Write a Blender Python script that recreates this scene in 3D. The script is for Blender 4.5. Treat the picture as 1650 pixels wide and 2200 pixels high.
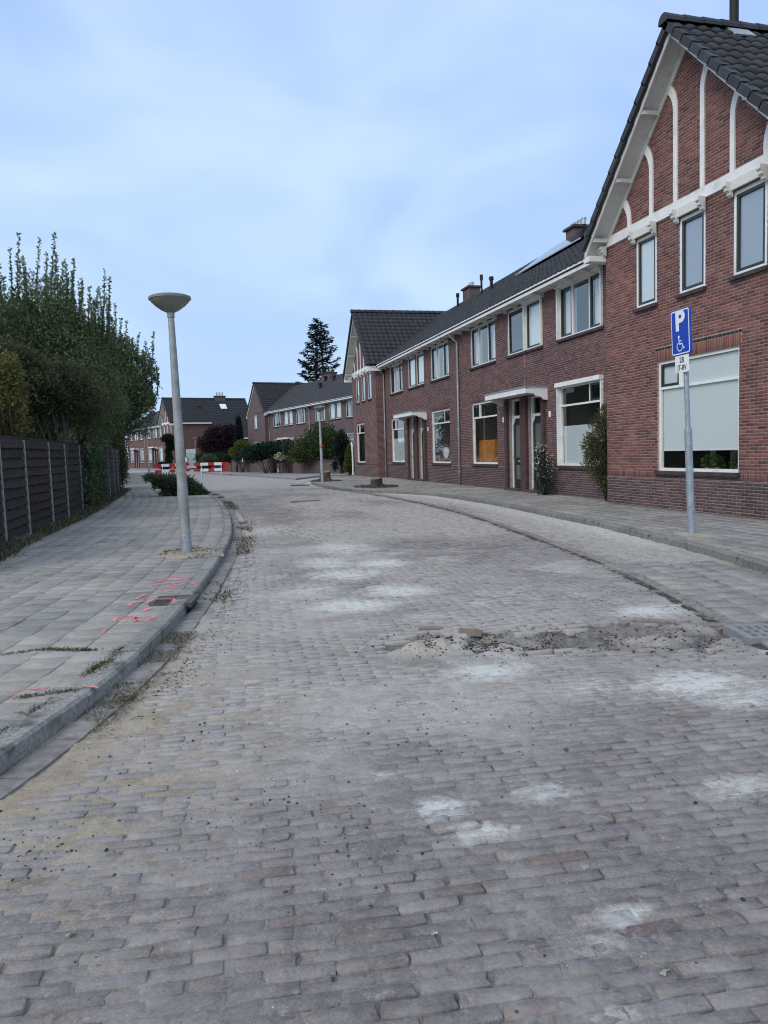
import bpy, math, random
import numpy as np
from mathutils import Matrix, Vector

for o in list(bpy.data.objects): bpy.data.objects.remove(o)
scene = bpy.context.scene
COL = scene.collection
rnd = random.Random(7)
RG = np.random.default_rng(11)
PI = math.pi

# ------------------------------------------------------------------ camera
FPX, PW, PH = 1650.0, 1650.0, 2200.0          # focal length in photo pixels, photo size
YAW, PITCH, ROLL = (math.radians(a) for a in (13.73, -4.45, -1.70))
EYE = np.array([0.0, 0.0, 1.50])
_f = np.array([math.sin(YAW)*math.cos(PITCH), math.cos(YAW)*math.cos(PITCH), math.sin(PITCH)])
_r0 = np.array([math.cos(YAW), -math.sin(YAW), 0.0]); _u0 = np.cross(_r0, _f)
_r = math.cos(ROLL)*_r0 + math.sin(ROLL)*_u0
_u = -math.sin(ROLL)*_r0 + math.cos(ROLL)*_u0
cam = bpy.data.cameras.new('camera'); camo = bpy.data.objects.new('camera', cam); COL.objects.link(camo)
cam.sensor_fit = 'HORIZONTAL'; cam.sensor_width = 36.0; cam.lens = 36.0*FPX/PW
cam.clip_start = 0.05; cam.clip_end = 2000
camo.matrix_world = Matrix(((_r[0], _u[0], -_f[0], EYE[0]), (_r[1], _u[1], -_f[1], EYE[1]),
                            (_r[2], _u[2], -_f[2], EYE[2]), (0, 0, 0, 1)))
scene.camera = camo

# ------------------------------------------------------------------ sky, sun, exposure
world = bpy.data.worlds.new('World'); scene.world = world; world.use_nodes = True
SUN_EL, SUN_AZ = math.radians(38), math.radians(235)     # soft light from behind the camera, to the left
def make_world():
    nt = world.node_tree; N = nt.nodes; L = nt.links; N.clear()
    out = N.new('ShaderNodeOutputWorld')
    sky = N.new('ShaderNodeTexSky'); sky.sky_type = 'NISHITA'; sky.sun_disc = False
    sky.sun_elevation = SUN_EL; sky.sun_rotation = SUN_AZ; sky.dust_density = 2.0
    b1 = N.new('ShaderNodeBackground'); b1.inputs[1].default_value = 0.10; L.new(sky.outputs[0], b1.inputs[0])
    tc = N.new('ShaderNodeTexCoord')
    sep = N.new('ShaderNodeSeparateXYZ'); L.new(tc.outputs['Generated'], sep.inputs[0])
    ramp = N.new('ShaderNodeValToRGB'); L.new(sep.outputs[2], ramp.inputs[0])
    e = ramp.color_ramp.elements
    e[0].position = 0.0; e[0].color = (0.55, 0.72, 0.90, 1)
    e[1].position = 1.0; e[1].color = (0.66, 0.76, 0.90, 1)
    x = e.new(0.16); x.color = (0.50, 0.68, 0.91, 1)
    x = e.new(0.48); x.color = (0.45, 0.62, 0.90, 1)
    mp = N.new('ShaderNodeMapping'); mp.inputs['Scale'].default_value = (1.0, 1.0, 1.9)
    L.new(tc.outputs['Generated'], mp.inputs[0])
    nz = N.new('ShaderNodeTexNoise'); nz.inputs['Scale'].default_value = 2.6; nz.inputs['Detail'].default_value = 3
    nz.inputs['Roughness'].default_value = 0.5; nz.inputs['Distortion'].default_value = 0.5
    L.new(mp.outputs[0], nz.inputs['Vector'])
    cr = N.new('ShaderNodeValToRGB'); L.new(nz.outputs['Fac'], cr.inputs[0])
    c = cr.color_ramp.elements
    c[0].position = 0.38; c[0].color = (0.83, 0.87, 0.96, 1)
    c[1].position = 0.63; c[1].color = (1.13, 1.09, 1.03, 1)
    mul = N.new('ShaderNodeMix'); mul.data_type = 'RGBA'; mul.blend_type = 'MULTIPLY'; mul.inputs[0].default_value = 1
    L.new(ramp.outputs[0], mul.inputs[6]); L.new(cr.outputs[0], mul.inputs[7])
    b2 = N.new('ShaderNodeBackground'); b2.inputs[1].default_value = 1.03; L.new(mul.outputs[2], b2.inputs[0])
    mx = N.new('ShaderNodeMixShader'); mx.inputs[0].default_value = 0.9
    L.new(b1.outputs[0], mx.inputs[1]); L.new(b2.outputs[0], mx.inputs[2]); L.new(mx.outputs[0], out.inputs[0])
make_world()
sl = bpy.data.lights.new('sun', 'SUN'); sl.energy = 1.5; sl.angle = math.radians(35); sl.color = (1.0, 0.91, 0.79)
so = bpy.data.objects.new('sun', sl); COL.objects.link(so)
sd = Vector((math.sin(SUN_AZ)*math.cos(SUN_EL), math.cos(SUN_AZ)*math.cos(SUN_EL), math.sin(SUN_EL)))
so.rotation_euler = sd.to_track_quat('Z', 'Y').to_euler()
vs = scene.view_settings; vs.view_transform = 'Standard'; vs.look = 'None'; vs.gamma = 1.0
vs.use_curve_mapping = False; vs.exposure = 0.24
try: scene.cycles.filter_width = 1.1
except Exception: pass
scene.render.resolution_x = 768; scene.render.resolution_y = 1024

# photo pixel -> point on a known surface (ground height z, facade plane X or cross plane Y)
def ray(x, y): return _r*(x-PW/2)/FPX + _u*(PH/2-y)/FPX + _f
def gz(x, y, z=0.0): d = ray(x, y); return EYE + d*(z-EYE[2])/d[2]
def gx(x, y, X): d = ray(x, y); return EYE + d*X/d[0]
def gy(x, y, Y): d = ray(x, y); return EYE + d*Y/d[1]

# ------------------------------------------------------------------ materials
def nodes(name):
    m = bpy.data.materials.new(name); m.use_nodes = True
    nt = m.node_tree; N = nt.nodes; N.clear()
    o = N.new('ShaderNodeOutputMaterial'); b = N.new('ShaderNodeBsdfPrincipled')
    nt.links.new(b.outputs[0], o.inputs[0])
    return m, nt, N, nt.links, b
def MAT(name, col, rough=0.75, var=(3.0, 0.25), bump=None, attr=False, spec=0.3, metal=0.0, stain=None, rndvar=0.0):
    m, nt, N, L, b = nodes(name)
    b.inputs['Roughness'].default_value = rough; b.inputs['Metallic'].default_value = metal
    b.inputs['Specular IOR Level'].default_value = spec
    geo = N.new('ShaderNodeNewGeometry')
    if attr:
        at = N.new('ShaderNodeAttribute'); at.attribute_name = 'col'; src = at.outputs['Color']
    else:
        rgb = N.new('ShaderNodeRGB'); rgb.outputs[0].default_value = (*col, 1); src = rgb.outputs[0]
    def noise(scale, detail=5):
        n = N.new('ShaderNodeTexNoise'); n.inputs['Scale'].default_value = scale; n.inputs['Detail'].default_value = detail
        n.inputs['Roughness'].default_value = 0.6
        L.new(geo.outputs['Position'], n.inputs['Vector']); return n.outputs['Fac']
    if var:
        mr = N.new('ShaderNodeMapRange'); L.new(noise(var[0]), mr.inputs[0])
        mr.inputs[1].default_value = 0.25; mr.inputs[2].default_value = 0.75
        mr.inputs[3].default_value = 1-var[1]; mr.inputs[4].default_value = 1+var[1]
        vm = N.new('ShaderNodeVectorMath'); vm.operation = 'SCALE'
        L.new(src, vm.inputs[0]); L.new(mr.outputs[0], vm.inputs['Scale']); src = vm.outputs[0]
    if rndvar:
        oi = N.new('ShaderNodeObjectInfo'); mr = N.new('ShaderNodeMapRange'); L.new(oi.outputs['Random'], mr.inputs[0])
        mr.inputs[3].default_value = 1-rndvar; mr.inputs[4].default_value = 1+rndvar
        vm = N.new('ShaderNodeVectorMath'); vm.operation = 'SCALE'
        L.new(src, vm.inputs[0]); L.new(mr.outputs[0], vm.inputs['Scale']); src = vm.outputs[0]
    if stain:                                                   # (colour, noise scale, threshold, softness)
        mr = N.new('ShaderNodeMapRange'); L.new(noise(stain[1], 7), mr.inputs[0])
        mr.inputs[1].default_value = stain[2]; mr.inputs[2].default_value = stain[2]+stain[3]
        mx = N.new('ShaderNodeMix'); mx.data_type = 'RGBA'
        L.new(mr.outputs[0], mx.inputs[0]); L.new(src, mx.inputs[6]); mx.inputs[7].default_value = (*stain[0], 1); src = mx.outputs[2]
    L.new(src, b.inputs['Base Color'])
    if bump:
        bp = N.new('ShaderNodeBump'); bp.inputs['Strength'].default_value = bump[1]; bp.inputs['Distance'].default_value = bump[2] if len(bump) > 2 else 0.01
        L.new(noise(bump[0], 6), bp.inputs['Height']); L.new(bp.outputs[0], b.inputs['Normal'])
    return m
def PAVE(name, film=.5):
    """worn paving: per-piece colour, grit, and white sand where the 'dust' attribute says it was spilled"""
    m, nt, N, L, b = nodes(name); b.inputs['Roughness'].default_value = 0.9; b.inputs['Specular IOR Level'].default_value = 0.2
    geo = N.new('ShaderNodeNewGeometry')
    def noise(scale, detail=6, r=0.65):
        n = N.new('ShaderNodeTexNoise'); n.inputs['Scale'].default_value = scale; n.inputs['Detail'].default_value = detail
        n.inputs['Roughness'].default_value = r; L.new(geo.outputs['Position'], n.inputs['Vector']); return n.outputs['Fac']
    def mixc(fac, a, c):
        mx = N.new('ShaderNodeMix'); mx.data_type = 'RGBA'; L.new(fac, mx.inputs[0]); L.new(a, mx.inputs[6])
        mx.inputs[7].default_value = (*c, 1); return mx.outputs[2]
    def mrange(v, a, c, lo=0., hi=1.):
        mr = N.new('ShaderNodeMapRange'); L.new(v, mr.inputs[0]); mr.inputs[1].default_value = a; mr.inputs[2].default_value = c
        mr.inputs[3].default_value = lo; mr.inputs[4].default_value = hi; return mr.outputs[0]
    at = N.new('ShaderNodeAttribute'); at.attribute_name = 'col'; src = at.outputs['Color']
    du = N.new('ShaderNodeAttribute'); du.attribute_name = 'dust'
    vm = N.new('ShaderNodeVectorMath'); vm.operation = 'SCALE'; L.new(src, vm.inputs[0])
    L.new(mrange(noise(95, 9, .85), .28, .72, .5, 1.5), vm.inputs['Scale']); src = vm.outputs[0]
    # sandy film lying in drifts
    vm2 = N.new('ShaderNodeVectorMath'); vm2.operation = 'SCALE'; L.new(src, vm2.inputs[0]); L.new(mrange(noise(5.5, 9, .78), .3, .7, .66, 1.3), vm2.inputs['Scale']); src = vm2.outputs[0]
    src = mixc(mrange(noise(1.7, 10, .8), .47, .66, 0, film), src, (.42, .395, .365))
    src = mixc(mrange(noise(7, 12, .86), .51, .57, 0, .5), src, (.30, .28, .258))        # sand stuck to the faces in ragged spots
    src = mixc(mrange(noise(16, 12, .86), .57, .62, 0, .6), src, (.46, .445, .425))           # pale scuffs
    # white sand spilled in patches
    mm = N.new('ShaderNodeMath'); mm.operation = 'MULTIPLY_ADD'; L.new(noise(13, 10, .8), mm.inputs[0]); mm.inputs[1].default_value = 2.3
    L.new(du.outputs['Fac'], mm.inputs[2])
    src = mixc(mrange(mm.outputs[0], 1.58, 2.25, 0, .85), src, (.62, .61, .57))
    # dark earth crumbs
    src = mixc(mrange(noise(23, 12, .88), .585, .63, 0, .8), src, (.085, .077, .07))
    L.new(src, b.inputs['Base Color'])
    bp = N.new('ShaderNodeBump'); bp.inputs['Strength'].default_value = .8; bp.inputs['Distance'].default_value = .010
    L.new(noise(60, 8, .7), bp.inputs['Height']); L.new(bp.outputs[0], b.inputs['Normal'])
    return m
def GLASS(name, tint=(.93, .96, .96), ior=1.9):
    m, nt, N, L, b = nodes(name); N.remove(b)
    o = [n for n in N if n.type == 'OUTPUT_MATERIAL'][0]
    g = N.new('ShaderNodeBsdfGlossy'); g.inputs['Roughness'].default_value = .015; g.inputs[0].default_value = (.9, .93, .95, 1)
    t = N.new('ShaderNodeBsdfTransparent'); t.inputs[0].default_value = (*tint, 1)
    geo = N.new('ShaderNodeNewGeometry')
    nz = N.new('ShaderNodeTexNoise'); nz.inputs['Scale'].default_value = .8; L.new(geo.outputs['Position'], nz.inputs['Vector'])
    bp = N.new('ShaderNodeBump'); bp.inputs['Strength'].default_value = .12; bp.inputs['Distance'].default_value = .03
    L.new(nz.outputs['Fac'], bp.inputs['Height']); L.new(bp.outputs[0], g.inputs['Normal'])
    lw = N.new('ShaderNodeLayerWeight'); lw.inputs[0].default_value = .5; pw = N.new('ShaderNodeMath'); pw.operation = 'POWER'; pw.inputs[1].default_value = 4.0; L.new(lw.outputs['Facing'], pw.inputs[0])
    r0 = ((ior-1)/(ior+1))**2; fr = N.new('ShaderNodeMapRange'); fr.inputs[3].default_value = r0; L.new(pw.outputs[0], fr.inputs[0])
    mx = N.new('ShaderNodeMixShader'); L.new(fr.outputs[0], mx.inputs[0]); L.new(t.outputs[0], mx.inputs[1]); L.new(g.outputs[0], mx.inputs[2])
    L.new(mx.outputs[0], o.inputs[0]); return m
def LEAF(name, rough=.55):
    m, nt, N, L, b = nodes(name); o = [n for n in N if n.type == 'OUTPUT_MATERIAL'][0]
    at = N.new('ShaderNodeAttribute'); at.attribute_name = 'col'
    b.inputs['Roughness'].default_value = rough; b.inputs['Specular IOR Level'].default_value = .16
    L.new(at.outputs['Color'], b.inputs['Base Color'])
    t = N.new('ShaderNodeBsdfTranslucent'); L.new(at.outputs['Color'], t.inputs[0])
    mx = N.new('ShaderNodeMixShader'); mx.inputs[0].default_value = .35
    L.new(b.outputs[0], mx.inputs[1]); L.new(t.outputs[0], mx.inputs[2]); L.new(mx.outputs[0], o.inputs[0]); return m

m_brick = MAT('facade_brick', (.3, .1, .1), .85, (.9, .24), (45, .35, .006), attr=True)
m_mortar = MAT('mortar', (.345, .29, .265), .95, (6, .3), (80, .3, .004))
m_mortar_dark = MAT('mortar_dark', (.31, .265, .255), .95, (6, .3), (80, .3, .004))
m_farbrick = MAT('distant_brick', (.122, .090, .090), .9, (2.2, .3), (14, .4, .02), stain=((.165, .125, .122), 7, .5, .2))
m_farred = MAT('distant_red_brick', (.155, .088, .075), .9, (2.2, .25), (14, .4, .02), stain=((.15, .07, .06), 8, .5, .2))
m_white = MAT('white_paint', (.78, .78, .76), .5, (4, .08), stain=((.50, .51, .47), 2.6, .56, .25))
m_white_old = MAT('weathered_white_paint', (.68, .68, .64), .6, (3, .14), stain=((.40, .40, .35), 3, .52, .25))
m_dark = MAT('dark_green_paint', (.016, .026, .026), .35, (5, .15), spec=.5)
m_black = MAT('black', (.012, .012, .013), .5, (5, .2))
m_glass = GLASS('window_glass')
m_glass_far = GLASS('window_glass_distant', ior=2.2)
m_glass_up = GLASS('upper_window_glass', ior=2.35)
m_room = MAT('room_wall', (.16, .14, .125), .95, (1.5, .2))
m_curtain = MAT('curtain', (.66, .67, .67), .9, (8, .12))
m_blind = MAT('roller_blind', (.70, .74, .74), .9, (40, .05))
m_doorglass = MAT('obscured_door_glass', (.11, .14, .135), .35, (50, .15), spec=.5)
m_upblind = MAT('grey_blind', (.36, .40, .46), .9, (30, .08))
m_frost = MAT('frosted_film', (.60, .65, .64), .7, (60, .08))
m_sill = MAT('sill_brick', (.06, .05, .048), .85, (6, .4), (40, .4))
m_tile = MAT('roof_tile', (.040, .041, .046), .65, (4, .35), (60, .3, .004), rndvar=.22, stain=((.07, .075, .06), 2.5, .6, .15))
m_lead = MAT('lead_flashing', (.30, .32, .34), .5, (6, .3))
m_pipe = MAT('zinc_pipe', (.42, .45, .47), .45, (3, .2), metal=.4)
m_galv = MAT('galvanised_steel', (.36, .40, .45), .5, (14, .22), metal=.5, stain=((.24, .28, .33), 25, .5, .2))
m_alu = MAT('weathered_lamp_pole', (.33, .34, .34), .6, (7, .25), metal=.25, stain=((.20, .23, .17), 3.2, .5, .25))
m_bowl = MAT('lamp_bowl', (.19, .19, .165), .35, (9, .2), spec=.5, stain=((.12, .13, .09), 6, .56, .15))
m_blue = MAT('sign_blue', (.008, .055, .42), .35, (8, .06), spec=.5)
m_signwhite = MAT('sign_white', (.80, .82, .82), .4, (12, .05))
m_signblack = MAT('sign_black', (.015, .015, .016), .5, None)
m_red = MAT('barrier_red', (.50, .022, .024), .45, (6, .1))
m_pink = MAT('pink_spray_paint', (.95, .16, .20), .9, (40, .25))
m_fence = MAT('fence_board', (.030, .021, .017), .85, (8, .45), (30, .5, .006), rndvar=.3, stain=((.058, .046, .040), 12, .55, .15))
m_post = MAT('concrete_post', (.30, .295, .28), .9, (9, .25), (50, .4))
m_kerb_r = MAT('dark_kerb_concrete', (.20, .195, .18), .9, (40, .5), (70, .6, .006), rndvar=.12, stain=((.09, .09, .08), 6, .55, .12))
m_kerb = MAT('kerb_concrete', (.25, .238, .218), .9, (40, .5), (70, .6, .006), rndvar=.12, stain=((.10, .10, .09), 5, .54, .12))
m_iron = MAT('cast_iron', (.10, .095, .09), .6, (12, .4), (60, .4), metal=.4)
m_ironlight = MAT('worn_concrete_cover', (.23, .235, .24), .7, (12, .2), (60, .3))
m_pave = PAVE('road_brick'); m_tilepave = PAVE('pavement_tile', .7)
m_bark = MAT('bark', (.07, .06, .05), .95, (9, .4), (25, .8, .02))
m_stumptop = MAT('sawn_wood', (.20, .16, .12), .9, (20, .3))
m_leaf = LEAF('leaf')
m_soil = MAT('soil', (.075, .064, .05), .95, (8, .4), (30, .8, .02), stain=((.06, .075, .03), 5, .5, .15))
m_ground = MAT('ground_earth', (.07, .075, .05), .95, (.6, .4), (6, .6, .05))
m_sandside = MAT('sandy_side_road', (.36, .36, .34), .95, (1.6, .25), (20, .5, .02), stain=((.22, .21, .2), 2.0, .5, .2))
m_farpave = MAT('distant_pavement', (.25, .25, .25), .95, (2.5, .2), (12, .4, .02))
m_rock = MAT('earth_clod', (.06, .055, .05), .95, (20, .4), rndvar=.3)
m_straw = MAT('dry_litter', (.2, .17, .12), .95, (20, .3), attr=True)
m_orange = MAT('orange_wood', (.52, .20, .03), .5, (4, .2))
m_solar = MAT('solar_panel', (.012, .015, .028), .08, None, spec=1.0)
m_wallcap = MAT('wall_coping', (.08, .065, .065), .9, (6, .3), (30, .4))
m_loosebrick = MAT('loose_brick', (.22, .18, .16), .9, (14, .35), (60, .5))
m_yellowstone = MAT('yellow_stone', (.34, .30, .235), .9, (14, .25), (60, .5))
m_band = MAT('orange_band', (.55, .12, .03), .5, None)

# ------------------------------------------------------------------ mesh helpers
def link(o, parent=None):
    COL.objects.link(o)
    if parent is not None: o.parent = parent
    return o
def empty(name, loc=(0, 0, 0), rz=0.0, label=None, cat=None, group=None):
    o = bpy.data.objects.new(name, None); link(o); o.location = loc; o.rotation_euler = (0, 0, rz); o.empty_display_size = .2
    return tag(o, label, cat, group)
def tag(o, label=None, cat=None, group=None, kind=None):
    if label: o['label'] = label
    if cat: o['category'] = cat
    if group: o['group'] = group
    if kind: o['kind'] = kind
    return o
class MB:
    """collects shapes; build() links them as one mesh object"""
    def __init__(s): s.v = []; s.f = []
    def poly(s, pts): n = len(s.v); s.v += [tuple(p) for p in pts]; s.f.append(tuple(range(n, n+len(pts)))); return s
    def box(s, x0, x1, y0, y1, z0, z1):
        n = len(s.v)
        s.v += [(x0, y0, z0), (x1, y0, z0), (x1, y1, z0), (x0, y1, z0), (x0, y0, z1), (x1, y0, z1), (x1, y1, z1), (x0, y1, z1)]
        s.f += [(n, n+3, n+2, n+1), (n+4, n+5, n+6, n+7), (n, n+1, n+5, n+4), (n+1, n+2, n+6, n+5), (n+2, n+3, n+7, n+6), (n+3, n, n+4, n+7)]
        return s
    def prism(s, pts, d):
        """closed outline pts (3D) pushed along vector d"""
        n = len(s.v); k = len(pts); d = np.array(d)
        s.v += [tuple(p) for p in pts] + [tuple(np.array(p)+d) for p in pts]
        s.f.append(tuple(range(n+k-1, n-1, -1))); s.f.append(tuple(range(n+k, n+2*k)))
        for i in range(k): j = (i+1) % k; s.f.append((n+i, n+j, n+k+j, n+k+i))
        return s
    def beam(s, a, b, w, h, up=(0, 0, 1)):
        a = np.array(a, float); b = np.array(b, float); d = (b-a)/np.linalg.norm(b-a); r = np.cross(d, up); r /= np.linalg.norm(r)
        u = np.cross(r, d); q = [a+r*w/2+u*h/2, a-r*w/2+u*h/2, a-r*w/2-u*h/2, a+r*w/2-u*h/2]
        return s.prism(q, b-a)
    def tube(s, pts, rad, seg=8, cap=True):
        pts = [np.array(p, float) for p in pts]; k = len(pts)
        if not hasattr(rad, '__len__'): rad = [rad]*k
        n = len(s.v); ref = np.array([1., 0, 0])
        for i in range(k):
            d = pts[min(i+1, k-1)]-pts[max(i-1, 0)]; d = d/(np.linalg.norm(d)+1e-9)
            a = np.cross(d, ref)
            if np.linalg.norm(a) < .2: a = np.cross(d, np.array([0, 1., 0]))
            a /= np.linalg.norm(a); c = np.cross(d, a)
            for j in range(seg):
                t = 2*PI*j/seg; s.v.append(tuple(pts[i]+rad[i]*(math.cos(t)*a+math.sin(t)*c)))
        for i in range(k-1):
            for j in range(seg):
                j2 = (j+1) % seg; s.f.append((n+i*seg+j, n+i*seg+j2, n+(i+1)*seg+j2, n+(i+1)*seg+j))
        if cap: s.f.append(tuple(range(n+seg-1, n-1, -1))); s.f.append(tuple(range(n+(k-1)*seg, n+k*seg)))
        return s
    def lathe(s, prof, seg=24, c=(0, 0, 0)):
        n = len(s.v); k = len(prof)
        for r, z in prof:
            for j in range(seg):
                t = 2*PI*j/seg; s.v.append((c[0]+r*math.cos(t), c[1]+r*math.sin(t), c[2]+z))
        for i in range(k-1):
            for j in range(seg):
                j2 = (j+1) % seg; s.f.append((n+i*seg+j, n+i*seg+j2, n+(i+1)*seg+j2, n+(i+1)*seg+j))
        return s
    def build(s, name, mat, parent=None, smooth=False, bevel=0.0):
        me = bpy.data.meshes.new(name); me.from_pydata(s.v, [], s.f); me.update()
        if smooth:
            me.polygons.foreach_set('use_smooth', [True]*len(me.polygons))
        me.materials.append(mat)
        o = bpy.data.objects.new(name, me); link(o, parent)
        if bevel:
            b = o.modifiers.new('bevel', 'BEVEL'); b.width = bevel; b.segments = 2; b.limit_method = 'ANGLE'
        return o
def part(name, mat, parent, *a, **k):
    return MB().box(*a).build(name, mat, parent, **k)
def quads_obj(name, V, F, mat, parent=None, cols=None, dust=None, smooth=False):
    """big mesh from arrays: V (n,3), F (m,4)"""
    me = mesh_np(name, V, F, cols, dust, smooth); me.materials.append(mat)
    o = bpy.data.objects.new(name, me); link(o, parent); return o
def mesh_np(name, V, F, cols=None, dust=None, smooth=False):
    me = bpy.data.meshes.new(name); V = np.asarray(V, np.float32); F = np.asarray(F, np.int32); k = F.shape[1]
    me.vertices.add(len(V)); me.vertices.foreach_set('co', V.ravel())
    me.loops.add(F.size); me.loops.foreach_set('vertex_index', F.ravel())
    me.polygons.add(len(F)); me.polygons.foreach_set('loop_start', np.arange(0, F.size, k, dtype=np.int32))
    me.polygons.foreach_set('loop_total', np.full(len(F), k, np.int32))
    if smooth: me.polygons.foreach_set('use_smooth', np.ones(len(F), bool))
    me.update(calc_edges=True)
    if cols is not None:
        c = np.ones((len(V), 4), np.float32); c[:, :3] = cols
        a = me.attributes.new('col', 'FLOAT_COLOR', 'POINT'); a.data.foreach_set('color', c.ravel())
    if dust is not None:
        a = me.attributes.new('dust', 'FLOAT', 'POINT'); a.data.foreach_set('value', np.asarray(dust, np.float32))
    return me
def slabs(C, U, V, W, bev, jit=0.0, rg=RG):
    """N rounded slabs: centres C, half axes U, V (plan) and W (outwards); open at the back. -> verts (N*12,3), faces (N*9,4)"""
    n = len(C); sg = np.array([(-1, -1), (1, -1), (1, 1), (-1, 1)], float)
    lu = np.linalg.norm(U, axis=1)[:, None, None]; lv = np.linalg.norm(V, axis=1)[:, None, None]; lw = np.linalg.norm(W, axis=1)[:, None, None]
    ring = sg[None, :, :, None]*np.stack([U, V], 1)[:, None, :, :]          # n,4,2,3
    j = 1+jit*rg.uniform(-1, 1, (n, 4, 2)) if jit else np.ones((n, 4, 2))
    ring = (ring*j[..., None])
    full = ring.sum(2)
    b = bev if np.ndim(bev) else np.full(n, bev); b = b[:, None, None]
    ins = ring[:, :, 0]*(1-b/np.maximum(lu, 1e-4)) + ring[:, :, 1]*(1-b/np.maximum(lv, 1e-4))
    Wn = W[:, None, :]
    zj = (1+jit*.0*rg.uniform(-1, 1, (n, 4, 1)))
    v = np.concatenate([C[:, None]+full-Wn, C[:, None]+full+Wn*(1-b/lw)*zj, C[:, None]+ins+Wn*zj], 1).reshape(-1, 3)
    base = [(0, 1, 5, 4), (1, 2, 6, 5), (2, 3, 7, 6), (3, 0, 4, 7), (4, 5, 9, 8), (5, 6, 10, 9), (6, 7, 11, 10), (7, 4, 8, 11), (8, 9, 10, 11)]
    f = (np.array(base)[None]+12*np.arange(n)[:, None, None]).reshape(-1, 4)
    return v, f
# smooth value noise for placing dirt and bumps
def vnoise(x, y, seed=0):
    xi = np.floor(x).astype(np.int64); yi = np.floor(y).astype(np.int64); fx = x-xi; fy = y-yi
    fx = fx*fx*(3-2*fx); fy = fy*fy*(3-2*fy)
    def h(a, b):
        n = (a*374761393+b*668265263+seed*982451653) & 0x7fffffff
        n = ((n ^ (n >> 13))*1274126177) & 0x7fffffff
        return ((n ^ (n >> 16)) & 0xffff)/65535.0
    return (h(xi, yi)*(1-fx)+h(xi+1, yi)*fx)*(1-fy)+(h(xi, yi+1)*(1-fx)+h(xi+1, yi+1)*fx)*fy
def fbm(x, y, s, oct=4, seed=0):
    x = np.asarray(x, float)*s; y = np.asarray(y, float)*s; r = 0; a = .5; t = 0
    for i in range(oct): r = r+a*vnoise(x, y, seed+i*17); t += a; x = x*2.03+5.1; y = y*2.03+1.7; a *= .55
    return r/t

# ================================================================== GROUND, ROAD, PAVEMENTS
ZW = 0.10                                                    # pavement height above the road
KERB_L = [(-2.9, .4), (-2.05, 1.6), (-1.45, 2.8), (-.96, 3.89), (-.80, 4.33), (-.57, 5.04), (-.37, 6.15), (-.14, 7.5), (.11, 9.44), (.38, 11.74), (.64, 14.65),
          (.79, 18.85), (.80, 25.1), (.58, 30.3), (.19, 34.3), (-.45, 40), (-1.6, 50), (-3.1, 62), (-4.8, 75), (-8.2, 95), (-12.5, 115), (-17, 135)]
KERB_R = [(4.3, .2), (5.0, 2.7), (5.66, 5.0), (6.24, 7.33), (6.5, 8.38), (6.77, 9.84), (7.16, 12.48), (7.48, 16.1), (7.68, 19.2), (7.79, 22.0), (7.66, 24.6), (7.25, 26.4), (6.5, 27.5),
          (5.98, 28.9), (5.70, 31), (5.56, 34.7), (5.66, 39.0), (6.25, 42), (7.4, 44.8), (9.4, 47.6), (13, 51), (18, 55)]
GUT_R = [(2.7, .2), (3.45, 2.7), (3.95, 4.6), (4.1, 5.28), (4.4, 6.18), (4.82, 7.89), (5.25, 10.4), (5.9, 14.97), (6.2, 18.5), (6.3, 21.5), (6.27, 24.5), (6.17, 26.95), (5.85, 30.0), (5.45, 34.7), (5.2, 38.2)]
def smooth_line(P, step=.1):
    P = np.array(P, float); d = np.r_[0, np.cumsum(np.linalg.norm(np.diff(P, axis=0), axis=1))]
    s = np.arange(0, d[-1], step); Q = np.stack([np.interp(s, d, P[:, 0]), np.interp(s, d, P[:, 1])], 1)
    for _ in range(3):
        k = 9; pad = np.r_[2*Q[0]-Q[k:0:-1], Q, 2*Q[-1]-Q[-2:-k-2:-1]]
        Q = np.stack([np.convolve(pad[:, i], np.ones(2*k+1)/(2*k+1), 'valid') for i in (0, 1)], 1)
    return Q
LK, RK, GR = smooth_line(KERB_L), smooth_line(KERB_R), smooth_line(GUT_R)
def normals(Q):
    t = np.gradient(Q, axis=0); t /= np.linalg.norm(t, axis=1)[:, None]; return t, np.stack([-t[:, 1], t[:, 0]], 1)   # left normal
def x_at(Q, y): return np.interp(y, Q[:, 1], Q[:, 0])

# places where white sand lies, (x, y, rx, ry, strength), and where bricks have sunk away
WHITE = [(1.69, 10.4, .5, .9, .95), (1.75, 9.3, .6, .8, 1.0), (2.4, 10.0, .5, .65, 1.0), (2.05, 7.95, .55, .5, 1.0), (1.5, 7.35, .55, .42, 1.15), (1.2, 8.4, .6, .7, .7), (2.62, 7.0, .25, .25, .75),
         (1.86, 4.78, .36, .26, 1.0), (2.32, 4.27, .3, .2, .8), (2.98, 4.12, .55, .36, 1.05), (3.05, 3.78, .4, .24, .95), (.94, 2.98, .17, .14, 1.0), (1.04, 2.74, .19, .10, 1.1),
         (1.40, 3.0, .2, .12, .85), (1.24, 2.10, .16, .07, 1.0), (2.25, 2.8, .3, .16, .85), (.78, 3.39, .12, .06, .8), (3.95, 6.1, .5, .35, .95), (.9, 9.45, .3, .35, .7),
         (2.2, 12.0, .6, 1.2, .75), (1.3, 15.5, .8, 2.0, .7), (3.0, 19, .8, 2.5, .6), (2.0, 6.6, .5, .3, .6), (3.4, 5.1, .4, .5, .75), (1.1, 2.0, .25, .08, .6), (.5, 8.3, .3, .3, .55), (1.0, 1.72, .12, .05, .7)]
def dustf(x, y):
    d = np.zeros_like(x)
    for a, b, rx, ry, s in WHITE: d = np.maximum(d, s*np.exp(-((x-a)/rx)**2-((y-b)/ry)**2))
    g = x-x_at(GR, y)
    d = np.maximum(d, (.25+.5*np.clip((x-x_at(RK, y)+1.1)/.9, 0, 1))*np.clip(g/.5, 0, 1)*np.clip((y-7)/4, 0, 1))          # the parking strip is sanded over
    return d
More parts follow.
